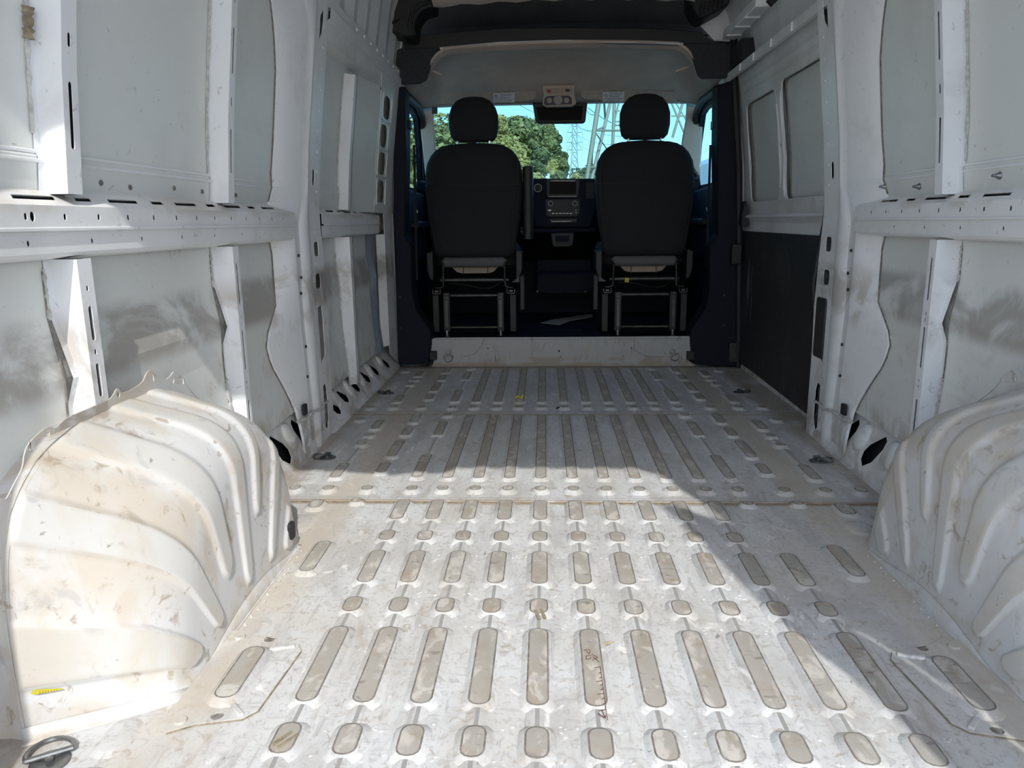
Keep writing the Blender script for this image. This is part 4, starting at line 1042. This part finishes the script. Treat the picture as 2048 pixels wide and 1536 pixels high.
# roof: underside over the cargo bay with cross bows, shell around the cab
g = G()
xs = [-.70+.1*i for i in range(15)]
zr = lambda x: 1.93-.06*(abs(x)/.7)**3
g.grid([[(x, y, zr(x)) for x in xs] for y in [REAR+.3*i for i in range(13)]])
o = solid(g.obj('ceiling', 'wall', None, True), .01, 1); tag(o, kind='structure')
for y in (.9, 1.6, 2.3, 3.0):
    G().grid([[(x, y+dy, zr(x)-dz) for x in xs] for dy, dz in ((-.03, 0), (-.02, .03), (.02, .03), (.03, 0))]).obj('roof_bow', 'wall', o, True)
rb = []
for y, z in ((3.42, 1.74), (3.45, 1.695), (3.50, 1.680), (3.55, 1.695), (3.60, 1.78)):
    rb.append([(x, y, z-.02*(abs(x)/.6)**2+(.004*math.sin(x*40))) for x in [-.56+.04*i for i in range(29)]])
G().grid(rb).obj('front_roof_bow', 'headliner', o, True)
g = G()
for sd in (-1, 1):
    g.grid([[(sd*u, y, z) for y in (REAR, STEPY)] for u, z in ((1.0, -.30), (1.01, .2), (1.0, .7), (.985, .95), (.93, 1.45), (.82, 1.78), (.69, 1.95))])
    g.grid([[(sd*u, y, z) for y in (STEPY, 5.2)] for u, z in ((1.0, -.30), (1.01, .2), (1.0, .7), (.985, .94))])
g.grid([[(-.70, y, 1.955), (0, y, 1.965), (.70, y, 1.955)] for y in (REAR, 3.9)])
g.grid([[(x, y, z) for x in (-.95, -.5, 0, .5, .95)] for y, z in ((3.88, 1.96), (4.25, 1.80), (4.62, 1.56))])
g.grid([[(-1, y, -.06), (1, y, -.06)] for y in (REAR, 5.4)])
bs = solid(g.obj('body_shell', 'outer', None), .004); tag(bs, kind='structure'); bs['label'] = 'white outer skin of the van'
for sd in (-1, 1):
    G().grid([[(sd*.70, 3.90, 1.62), (sd*.95, 3.90, 1.62)], [(sd*.70, 3.90, 1.97), (sd*.95, 3.90, 1.97)]]).obj('shell_end', 'outer', bs)
    G().grid([[(sd*.845, 4.00, 1.35), (sd*1.0, 4.00, 1.35)], [(sd*.80, 4.00, 1.7), (sd*1.0, 4.00, 1.7)]]).obj('shell_end', 'outer', bs)
for sd in (-1, 1):
    fl_ = G().prism([(.862, -.2), (.99, -.2), (.99, .95), (.93, 1.44), (.80, 1.75), (.70, 1.62), (.80, 1.40), (.862, .80)], lambda a, b, t: (sd*a, t, b), 3.93, 4.03).obj('pillar_core', 'outer', bs)
# unseen rear door frame and open door, outlines shaped to cast the floor shadow
fr_in = [(-.70, -.05), (-.698, .66), (-.70, 1.0), (-.702, 1.78), (-.692, 1.83), (-.66, 1.865), (-.60, 1.878), (-.411, 1.880), (-.237, 1.863), (-.117, 1.837), (-.079, 1.856), (.056, 1.857), (.087, 1.904), (.30, 1.905), (.60, 1.905), (.647, 1.90), (.686, 1.86), (.704, 1.775), (.722, 1.64), (.721, 1.49), (.722, 1.2), (.728, 1.03), (.748, .994), (.763, .907), (.770, .827), (.778, .71), (.79, .5), (.80, .2), (.803, -.05)]
out = [(1.01, -.05), (1.01, .8), (.93, 1.5), (.8, 1.85), (.6, 1.98), (-.6, 1.98), (-.8, 1.85), (-.93, 1.5), (-1.01, .8), (-1.01, -.05)]
g = G(); g.add([(x, REAR, z) for x, z in fr_in]+[(x, REAR, z) for x, z in out], [])
import mathutils
loop = fr_in+out
tess = mathutils.geometry.tessellate_polygon([[Vector((x, z, 0)) for x, z in loop]])
g.f = [tuple(t) for t in tess]; g.m = [0]*len(g.f)
rf = solid(g.obj('rear_door_frame', 'outer', None), .03); tag(rf, kind='structure')
lx = lambda z: interp([(0, .80), (.5, .787), (.71, .777), (.83, .770), (.91, .763), (1.0, .749), (1.03, .735)], z)
g = G(); poly_ = [(.21, -.02), (-.17, -.02), (-.17, .5), (-.17, .83), (-.17, 1.05), (-.146, 1.116), (-.14, 1.225), (-.20, 1.343), (-.26, 1.506), (-.246, 1.747), (-.283, 2.10), (.06, 1.70), (.21, 1.48), (.21, 1.2), (.21, 1.03), (.21, 1.0), (.21, .91), (.21, .83), (.21, .71), (.21, .5), (.21, .2)]
tt_ = mathutils.geometry.tessellate_polygon([[Vector((a, b, 0)) for a, b in poly_]])
g.add([(lx(b)-.01, a, b) for a, b in poly_], [tuple(t) for t in tt_])
rd = solid(g.obj('door_2', 'outer', None), .02); tag(rd, kind='structure'); rd['label'] = 'unseen open right rear door, outline shaped for its floor shadow'

# ---- cab ceiling, windscreen and dashboard
def zc_(y): return interp([(3.87, 1.585), (3.90, 1.600), (3.95, 1.578), (4.0, 1.592), (4.1, 1.60), (4.3, 1.565), (4.45, 1.50), (4.55, 1.455), (4.62, 1.425)], y)
def zh(x, y):
    k = smooth01((abs(x)-lerp(.56, .66, smooth01((y-3.9)/.4)))/.16)
    lo = interp([(3.87, 1.425), (4.1, 1.42), (4.6, 1.40)], y)
    return lerp(zc_(y)-.02*(x/.6)**2*(1-smooth01((y-3.95)/.6)), lo, k)
xs = [-.92+.04*i for i in range(47)]
g = G().grid([[(x, y, zh(x, y)) for x in xs] for y in (3.87, 3.88, 3.90, 3.92, 3.94, 3.96, 3.98, 4.0, 4.05, 4.1, 4.2, 4.3, 4.4, 4.5, 4.56, 4.60, 4.62)])
cl = solid(g.obj('cab_ceiling', 'headliner', None, True), .012, 1); tag(cl, kind='structure'); cl['label'] = 'grey headliner over the cab'
for sd in (-1, 1):
    p = at(870 if sd < 0 else 1364, 146 if sd < 0 else 140, Y=4.05)
    n = 16; g = G(); g.loft([[(p.x+r*math.cos(k*2*math.pi/n), p.y+.03*math.sin(k*2*math.pi/n)*r/.03, p.z+dz+.35*sd*0-.3*r*math.cos(k*2*math.pi/n)*-sd) for k in range(n)] for r, dz in ((.036, .006), (.034, -.004), (.022, -.006), (.020, .0))])
    g.obj('speaker_grille', 'headliner', cl, True)
# visors
def visor(pts, lab, sx, sy, flip):
    P = [at(x, y, Y=4.53) for x, y in pts]; c_ = sum(P, Vector())/len(P)
    t = thing('sun_visor', (c_.x, 4.53, c_.z), lab, 'sun visor', 'folded sun visors above the windscreen')
    def pos(a, b, tt): return (a, 4.515+(1.47-b)*.55+tt, b-.006)
    G().prism([(p.x, p.z) for p in P], pos, 0, .012).obj('visor_panel', 'visor', t, bevel=.003)
    a, b = at(sx, sy, Y=4.52), at(sx+42, sy+20, Y=4.52)
    G().prism([(a.x, a.z), (b.x, a.z+.001), (b.x, b.z), (a.x, b.z)], pos, -.0022, -.0008).obj('warning_label', 'paper', t)
    G().prism([(a.x, a.z), (b.x, a.z+.001), (b.x, a.z-.005), (a.x, a.z-.006)], pos, -.003, -.0022).obj('label_stripe', 'foam', t)
    g = G(); n = 12
    cx0, cz0 = a.x+.016, a.z-.024
    g.plate(ell(cx0, cz0, .011, .009, n), [ell(cx0, cz0, .0085, .0065, n)], lambda p, q, c: pos(p, q, -.003+c), .0006)
    g.prism([(cx0-.008, cz0+.005), (cx0-.006, cz0+.006), (cx0+.008, cz0-.005), (cx0+.006, cz0-.006)], pos, -.0032, -.0026)
    for i in range(6):
        z = a.z-.012-i*.0085; x0 = a.x+(.034 if i < 3 else .006); g.prism([(x0, z), (b.x-.008-(i % 3)*.008, z), (b.x-.008-(i % 3)*.008, z-.0022), (x0, z-.0022)], pos, -.0032, -.0024)
    g.obj('label_print', 'ink', t)
visor(((880, 196), (883, 188), (895, 183), (1060, 171), (1068, 173), (1073, 180), (1072, 192), (1066, 198), (1000, 203), (882, 206)), 'left grey sun visor with a white warning label', 987, 182, 0)
visor(((1161, 190), (1162, 178), (1170, 173), (1180, 172), (1345, 181), (1353, 184), (1356, 194), (1354, 203), (1170, 196)), 'right grey sun visor with a white warning label', 1206, 180, 1)
# overhead console
t = thing('overhead_console', at(1118, 190, Y=4.47), 'beige overhead console with reading lamps and two buttons', 'console')
def pz(px, py, y): return at(px, py, Y=y)
def plq(pts, y, d, name, mat, par, bevel=.002):
    P = [at(a, b, Y=y) for a, b in pts]
    return G().prism([(p.x, p.z) for p in P], lambda a, b, tt: (a, tt, b), y, y+d).obj(name, mat, par, bevel=bevel)
plq(((1084, 170), (1150, 169), (1148, 186), (1153, 206), (1145, 212), (1093, 213), (1085, 208), (1087, 188)), 4.44, .06, 'housing', 'headliner', t, .005)
plq(((1090, 177), (1145, 176), (1143, 186), (1093, 187)), 4.437, .01, 'switch_panel', 'visor', t)
plq(((1094, 179), (1102, 179), (1102, 184), (1094, 184)), 4.430, .01, 'red_button', 'red', t)
plq(((1131, 178), (1139, 178), (1139, 183), (1131, 183)), 4.430, .01, 'blue_button', 'blue', t)
plq(((1089, 197), (1095, 192), (1138, 191), (1143, 196), (1144, 208), (1092, 210), (1088, 207)), 4.436, .01, 'lamp_bezel', 'blue', t)
for x, r in ((1099, 5), (1116, 9), (1133, 5)):
    a = at(x, 201 if r < 9 else 200, Y=4.428); rr_ = r*.0029
    G().prism(ell(a.x, a.z, rr_, rr_, 16), lambda p, q, tt: (p, tt, q), 4.424, 4.436).obj('reading_lamp', 'lamp' if r > 5 else 'visor', t, bevel=.002)
# interior mirror
t = thing('rear_view_mirror', at(1120, 226, Y=4.56), 'wide black rear view mirror at the top centre of the windscreen', 'mirror')
plq(((1065, 205), (1175, 205), (1171, 243), (1166, 246), (1078, 247), (1071, 244)), 4.52, .04, 'mirror_housing', 'black', t, .006)
plq(((1072, 214), (1166, 212), (1163, 240), (1078, 241)), 4.515, .006, 'mirror_glass', 'screen', t, .001)
# toll tag / sticker
plq(((864, 214), (875, 214), (875, 228), (864, 228)), 4.62, .004, 'registration_sticker', 'ink', cl, .0)

# windscreen
wtop = [at(x, y, Y=4.62) for x, y in ((866, 213), (950, 210), (1125, 206), (1290, 203), (1374, 205))]
ws = G().grid([[(-.80, 4.60, 1.46), (-.4, 4.64, 1.48), (0, 4.66, 1.485), (.4, 4.64, 1.48), (.80, 4.60, 1.46)],
               [(-.93, 5.15, 1.0), (-.5, 5.30, .99), (0, 5.36, .99), (.5, 5.30, .99), (.93, 5.15, 1.0)]])
wo = ws.obj('window_1', 'glass', None, True); tag(wo, kind='structure'); wo['label'] = 'windscreen glass'
hb = G().grid([[(p.x, 4.62, p.z+.06) for p in wtop], [(p.x, 4.62, p.z) for p in wtop], [(p.x, 4.66, p.z-.0) for p in wtop]])
solid(hb.obj('window_header', 'headliner', wo, True), .004)
# A pillars, door frames and side glass
for sd in (-1, 1):
    if sd < 0: A = [(870, 205), (857, 205), (853, 360), (870, 360), (866, 335), (862, 300), (866, 250), (866, 214)]
    else: A = [(1371, 203), (1395, 203), (1402, 360), (1388, 360), (1384, 318), (1372, 290), (1376, 230), (1376, 212)]
    P = [at(x, y, Y=4.70) for x, y in ((862, 196), (866, 210), (867, 240), (871, 300), (873, 356), (852, 362), (846, 300), (838, 230), (840, 196))] if sd < 0 else \
        [at(x, y, Y=4.70) for x, y in ((1373, 190), (1374, 210), (1372, 240), (1366, 272), (1362, 300), (1400, 356), (1402, 300), (1406, 230), (1408, 190))]
    G().prism([(p.x, p.z) for p in P], lambda a, b, t_: (a+(t_-4.7)*.1*sd, t_, b), 4.68, 4.76).obj('windscreen_pillar', 'headliner', wo, bevel=.006)
    # cab door: pierced plate with window
    uf = lambda z: .90-.16*max(0, z-.95)
    outer = [(4.02, .14), (5.18, .14), (5.18, 1.0), (4.85, 1.25), (4.62, 1.42), (4.02, 1.44)]
    win = [(4.12, .96), (4.98, .96), (4.98, 1.02), (4.80, 1.20), (4.60, 1.345), (4.50, 1.36), (4.16, 1.36), (4.12, 1.33)]
    d = G().plate(outer, [win], lambda a, b, c_: (sd*(uf(b)+c_), a, b), .03, step=[.95]).obj('door_%d' % (3 if sd < 0 else 4), 'navy'); tag(d, kind='structure')
    d['label'] = ('left' if sd < 0 else 'right')+' front cab door'
    G().grid([[(sd*uf(z), y, z) for y in (4.11, 4.99)] for z in (.95, 1.2, 1.37)]).obj('side_glass', 'glass', d)
    fr_ = [(4.05, .92), (4.05, 1.34), (4.10, 1.40), (4.45, 1.40), (4.62, 1.37), (4.80, 1.235), (5.0, 1.03)]
    G().tube([(sd*(uf(z)-.03), y, z) for y, z in fr_], .022, 8).obj('door_frame_seal', 'rubber', d, True)
    G().prism([(4.2, .55), (4.9, .50), (4.9, .93), (4.15, .95)], lambda a, b, t_: (sd*t_, a, b), .84, .89).obj('door_panel', 'navy', d, bevel=.02)
    G().prism([(4.35, .72), (4.75, .72), (4.75, .76), (4.35, .76)], lambda a, b, t_: (sd*t_, a, b), .80, .85).obj('door_pull', 'black', d, bevel=.01)
# dashboard
t = thing('dashboard', (0, 4.95, .135), 'dark navy dashboard with centre screen and climate controls', 'dashboard')
pd = [(4.86, .95), (4.95, 1.005), (5.25, 1.005), (5.25, .5), (5.0, .5), (4.86, .68)]
G().prism(pd, lambda a, b, x: (x, a, b-.0*abs(x)), -.90, .90).obj('dash_body', 'dash', t, bevel=.015)
DY = 4.80
plq(((1062, 357), (1190, 357), (1190, 420), (1180, 455), (1072, 455), (1064, 420)), DY, .08, 'centre_stack', 'navy', t, .008)
plq(((1093, 358), (1157, 358), (1159, 362), (1157, 391), (1154, 394), (1096, 394), (1093, 390)), DY-.02, .02, 'screen_surround', 'black', t, .002)
plq(((1099, 364), (1152, 364), (1152, 388), (1099, 388)), DY-.022, .003, 'screen', 'screen', t, .0)
plq(((1101, 361), (1150, 361), (1150, 362), (1101, 362)), DY-.023, .003, 'trim_line', 'zinc', t, 0)
plq(((1097, 392.6), (1153, 392.6), (1153, 393.4), (1097, 393.4)), DY-.023, .003, 'trim_line', 'zinc', t, 0)
plq(((1091, 399), (1160, 398), (1159, 428), (1154, 433), (1096, 434), (1092, 429)), DY-.006, .01, 'control_panel', 'black', t, .002)
for x in (1101, 1150):
    p = at(x, 407, Y=DY-.02)
    kn = G().tube([(p.x, DY-.006, p.z), (p.x, DY-.026, p.z)], .013, 20).obj('knob', 'black', t, bevel=.002)
    g = G(); g.tube([(p.x+.0145*math.cos(a), DY-.022, p.z+.0145*math.sin(a)) for a in [k*math.pi/10 for k in range(20)]], .0016, 6, closed=True); g.obj('knob_ring', 'zinc', kn, True)
for i in range(6): plq(((1104+i*7, 426), (1109+i*7, 426), (1109+i*7, 427.5), (1104+i*7, 427.5)), DY-.009, .003, 'button', 'zinc', t, 0)
plq(((1096, 419), (1102, 419), (1102, 422), (1096, 422)), DY-.009, .003, 'button', 'zinc', t, 0)
for x, y in ((1152, 420), (1152, 425)): plq(((x-1, y-1), (x+1, y-1), (x+1, y+1), (x-1, y+1)), DY-.009, .003, 'button', 'zinc', t, 0)
plq(((1099, 438), (1154, 437), (1152, 445), (1102, 446)), DY-.006, .01, 'switch_bar', 'black', t, .001)
plq(((1103, 442.5), (1143, 442), (1143, 443), (1103, 443.5)), DY-.009, .003, 'trim_line', 'zinc', t, 0)
p = at(1076, 376, Y=DY-.01)
v = G().tube([(p.x, DY, p.z), (p.x, DY-.012, p.z)], .022, 20).obj('round_vent', 'rubber', t)
G().tube([(p.x+.0235*math.cos(a), DY-.012, p.z+.0235*math.sin(a)) for a in [k*math.pi/10 for k in range(20)]], .002, 6, closed=True).obj('vent_ring', 'zinc', v, True)
v = plq(((1172, 365), (1188, 365), (1188, 397), (1172, 397)), DY-.004, .006, 'side_vent', 'rubber', t, 0)
for i in range(6): plq(((1172, 367+i*5), (1187, 367+i*5), (1187, 369+i*5), (1172, 369+i*5)), DY-.01, .006, 'vent_slat', 'black', v, 0)
ch = plq(((1101, 466), (1149, 465), (1146, 490), (1140, 494), (1108, 495), (1104, 490)), 4.70, .10, 'cup_holder', 'black', t, .006)
plq(((1110, 472), (1140, 471), (1139, 488), (1111, 489)), 4.695, .006, 'cup_recess', 'rubber', ch, 0)
plq(((1111, 472), (1138, 471), (1138, 483), (1112, 483)), 4.69, .006, 'cup_flap', 'navy', ch, .002)
plq(((1062, 458), (1192, 456), (1190, 464), (1064, 466)), 4.78, .06, 'lower_rail', 'navy', t, .005)
plq(((1075, 548), (1185, 546), (1188, 582), (1165, 590), (1140, 588), (1100, 590), (1072, 584)), 4.72, .3, 'front_storage_box', 'navy', t, .01)
plq(((1078, 470), (1180, 470), (1185, 545), (1072, 548)), 5.0, .1, 'footwell_panel', 'navy', t, .01)
for x in (1075, 1171): 
    p = at(x, 583, Y=4.715); G().tube([p, p-Vector((0, .004, 0))], .006, 10).obj('screw', 'steel', t)
# firewall and nose of the van
G().box(-.95, .95, 5.2, 5.22, -.1, .99).obj('firewall', 'navy', bs)
g = G(); g.grid([[(x, y, z-.04*(x/.9)**2) for x in [-.9+.15*i for i in range(13)]] for y, z in ((5.22, .99), (5.36, .985), (5.6, .90), (5.9, .74), (6.0, .5))])
hd_ = solid(g.obj('bonnet', 'outer', bs, True), .01)

# ================================================================== OUTSIDE
GZ = -.70
o = G().add([(-40, -60, GZ), (60, -60, GZ), (60, 22, GZ), (-40, 22, GZ)], [(0, 1, 2, 3)]).obj('ground', 'asphalt'); tag(o, kind='structure')
o = G().add([(-300, 22, GZ), (300, 22, GZ), (300, 400, GZ), (-300, 400, GZ)], [(0, 1, 2, 3)]).obj('grass_field', 'grass'); tag(o, kind='structure')
def tree(px, pytop, Y, rad, mat, label, seed, n=8000, ls=.13, group='trees beyond the windscreen'):
    rnd = random.Random(seed); top = at(px, pytop, Y=Y); x = top.x; H = top.z-GZ
    t = thing('tree', (x, Y, GZ), label, 'tree', group)
    G().tube([(x, Y, GZ), (x+.1, Y, GZ+H*.45), (x, Y, GZ+H*.8)], [rad*.09, rad*.06, .04], 8).obj('trunk', 'bark', t, True)
    blobs = []
    for i in range(26):
        a = rnd.uniform(0, 2*math.pi); h = rnd.uniform(.18, .93); rr = rad*(1-.75*max(0, h-.45)/.55)*rnd.uniform(.2, .85)
        blobs.append((Vector((x+rr*math.cos(a), Y+rr*math.sin(a), GZ+H*h)), rad*rnd.uniform(.22, .42)*(1.1-.5*h)))
    blobs.append((Vector((x, Y, GZ+H*.93)), rad*.22))
    g = G(); V = []; Fs = []
    for i in range(n):
        c_, r = rnd.choice(blobs); d = Vector((rnd.gauss(0, 1), rnd.gauss(0, 1), rnd.gauss(0, 1))).normalized()
        if d.y > .5: d.y *= -1
        p = c_+d*r*rnd.uniform(.75, 1.08)
        p.z = min(p.z, top.z)
        nn = (d+Vector((rnd.uniform(-.6, .6), rnd.uniform(-.6, .6), rnd.uniform(-.2, .9)))).normalized()
        a = nn.orthogonal().normalized(); b = nn.cross(a); k = rnd.uniform(0, 6.28); a, b = a*math.cos(k)+b*math.sin(k), b*math.cos(k)-a*math.sin(k)
        s_ = ls*rnd.uniform(.5, 1.2); j = len(V)
        V += [p-a*s_, p-b*s_*.6, p+a*s_, p+b*s_*.6]; Fs.append((j, j+1, j+2, j+3))
    g.add(V, Fs); f = g.obj('foliage', mat, t); f['kind'] = 'stuff'
tree(880, 232, 34, 3.6, 'leaf1', 'tree behind the left headrest', 1)
tree(835, 262, 26, 3.0, 'leaf1', 'tree seen through the left cab door window', 31)
tree(1000, 224, 38, 1.5, 'leaf2', 'tall thin olive tree just right of the left headrest', 2, 7800, 0.13)
tree(1022, 236, 42, 2.8, 'leaf1', 'broad green tree in the middle of the windscreen view', 3, 10800, 0.14)
tree(1060, 236, 45, 2.2, 'leaf1', 'green tree whose top meets the mirror', 4, 10800, 0.14)
tree(1098, 240, 44, 1.45, 'leaf1', 'rounded green tree below the mirror', 5, 12000, 0.14)
tree(1116, 262, 52, 1.2, 'leaf3', 'dark green tree left of the far pylon', 6, 10800, 0.15)
tree(1040, 285, 27, 1.2, 'leaf2', 'yellow green tree beside the left seat shoulder', 7, 7800, 0.11)
tree(1078, 290, 28, 1.1, 'leaf3', 'lower leafy tree above the screen', 8, 7800, 0.10)
tree(1105, 316, 24, .8, 'leaf2', 'yellowing bush above the dashboard screen', 9, 6000, 0.08)
tree(1152, 343, 30, .8, 'leaf2', 'orange tinged bush at the foot of the far pylon', 10, 4500, 0.08)
tree(1183, 330, 60, 2.4, 'leaf3', 'distant tree behind the near pylon', 11, 4500, 0.14)
tree(1170, 337, 90, 4.0, 'leaf3', 'low distant tree line right of the far pylon', 12, 4500, 0.20)
# far pylon
def lattice(t, cx, Y, z0, z1, w0, w1, r, mat, arms=(), nseg=9):
    zs = [z0+(z1-z0)*i/nseg for i in range(nseg+1)]; ww = [lerp(w0, w1, min(1, (i/nseg)*1.5)) for i in range(nseg+1)]
    cn = lambda i, a, b: Vector((cx+a*ww[i]/2, Y+b*ww[i]/2, zs[i]))
    for a in (-1, 1):
        for b in (-1, 1):
            g = G(); g.tube([cn(i, a, b) for i in range(nseg+1)], r, 4); g.obj('leg', mat, t)
    g = G()
    for i in range(nseg):
        for (a, b), (c_, d) in (((-1, -1), (1, -1)), ((-1, 1), (1, 1)), ((-1, -1), (-1, 1)), ((1, -1), (1, 1))):
            g.tube([cn(i, a, b), cn(i+1, c_, d)], r*.6, 4); g.tube([cn(i, c_, d), cn(i+1, a, b)], r*.6, 4); g.tube([cn(i, a, b), cn(i, c_, d)], r*.5, 4)
    g.obj('bracing', mat, t)
    for z, L in arms:
        g = G()
        for sx in (-1, 1):
            for b in (-1, 1): g.tube([(cx+sx*w1*.4, Y+b*w1*.4, z), (cx+sx*L, Y, z+.1)], r*.7, 4)
            g.tube([(cx+sx*w1*.4, Y, z+1.6), (cx+sx*L, Y, z+.1)], r*.6, 4)
            g.tube([(cx+sx*L, Y, z), (cx+sx*L, Y, z-1.5)], r*.5, 4)
        g.obj('cross_arm', mat, t)
fp = at(1149, 355, Y=150); tp = at(1149, 240, Y=150)
t = thing('transmission_pylon', (fp.x, 150, GZ), 'distant lattice pylon right of the trees below the mirror', 'pylon')
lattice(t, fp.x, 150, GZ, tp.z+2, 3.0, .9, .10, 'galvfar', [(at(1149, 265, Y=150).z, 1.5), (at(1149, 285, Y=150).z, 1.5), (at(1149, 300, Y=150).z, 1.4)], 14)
# near pylon: legs rising out of view
t = thing('transmission_pylon', (at(1178, 361, Y=46).x, 46, GZ), 'large near pylon whose legs rise beside the right headrest', 'pylon')
def mem(p, q, r, y0=46, y1=46, nm='leg'):
    a, b = at(*p, Y=y0), at(*q, Y=y1); d = b-a
    if nm == 'leg' and abs(y0-46) < 1: a = a-d*((a.z-GZ)/d.z)
    return G().tube([a, b], r, 6).obj(nm, 'galv', t, True)
mem((1170, 380), (1206, 150), .14); mem((1178, 380), (1234, 150), .11, 46, 52); mem((1205, 150), (1211, 246), .07, 47, 50, 'brace'); mem((1187, 261), (1184, 330), .05, 46, 50, 'brace')
mem((1188, 261), (1300, 261), .06, 46, 50, 'brace'); mem((1190, 262), (1207, 254), .06, 46, 49, 'brace'); mem((1193, 268), (1215, 300), .04, 46, 52, 'brace')
mem((1176, 335), (1190, 335), .06, 46, 47, 'brace'); mem((1231, 150), (1225, 300), .11, 53, 53); mem((1241, 190), (1228, 245), .06, 53, 53, 'brace'); mem((1225, 220), (1240, 222), .04, 53, 53, 'brace')
mem((1229, 243), (1240, 243), .05, 53, 53, 'brace'); mem((1223, 252), (1240, 250), .05, 53, 53, 'brace')
mem((1320, 150), (1395, 330), .07, 60, 60, 'brace'); mem((1376, 170), (1345, 275), .10, 60, 60); mem((1342, 232), (1376, 232), .05, 60, 60, 'brace'); mem((1335, 206), (1352, 206), .05, 60, 60, 'brace'); mem((1352, 206), (1372, 240), .05, 60, 60, 'brace')
# overhead wires
wires = [((1165, 200, 60), (1195, 225, 46)), ((1175, 215, 60), (1300, 260, 60)), ((1150, 240, 149), (1187, 262, 60)), ((1150, 252, 149), (1300, 275, 60)), ((1150, 266, 149), (1230, 290, 80)), ((1020, 200, 60), (1150, 250, 149)), ((1150, 285, 149), (1260, 320, 80))]
for i, (a, b) in enumerate(wires):
    A_, B_ = at(a[0], a[1], Y=a[2]), at(b[0], b[1], Y=b[2]); P = []
    for k in range(9):
        s_ = k/8; p = A_.lerp(B_, s_); p.z -= 4*s_*(1-s_)*.5; P.append(p)
    o = G().tube(P, .022, 4).obj('power_line', 'steel', None, o=A_); tag(o, 'thin overhead power line, %s' % ('from the near pylon top leg', 'just right of the near pylon leg', 'from the far pylon top to the near pylon', 'from the far pylon past the near pylon', 'lowest but one at the far pylon', 'crossing the sky left of the mirror', 'lowest at the far pylon')[i], 'power line', 'overhead power lines')
# white van parked ahead on the right
t = thing('parked_van', (at(1416, 360, Y=9.5).x+.9, 11, GZ), 'white van parked outside, seen through the right cab window', 'van')
bx = t.location.x
prof = [(9.0, -.35), (9.0, 1.30), (9.3, 1.48), (12.6, 1.5), (13.0, 1.35), (13.4, .75), (14.2, .55), (14.4, -.35)]
G().prism(prof, lambda a, b, x: (x, a, b), bx-.95, bx+.95).obj('body', 'outer', t, bevel=.08)
for y in (9.9, 13.4):
    for sx in (-.93, .93): G().tube([(bx+sx-.11, y, -.36), (bx+sx+.11, y, -.36)], .34, 20).obj('wheel', 'rubber', t, True)
G().box(bx-.8, bx+.8, 8.985, 9.0, .45, 1.1).obj('rear_window', 'screen', t)
# small white roadside sign ahead
p = at(1097, 352, Y=20)
t = thing('white_marker_post', (p.x, 20, GZ), 'small white post with bracket just above the dashboard screen', 'post')
G().tube([(p.x, 20, GZ), (p.x, 20, p.z+.06)], .03, 8).obj('post', 'outer', t)
G().box(p.x-.08, p.x, 19.97, 20.03, p.z-.05, p.z).obj('bracket', 'outer', t)
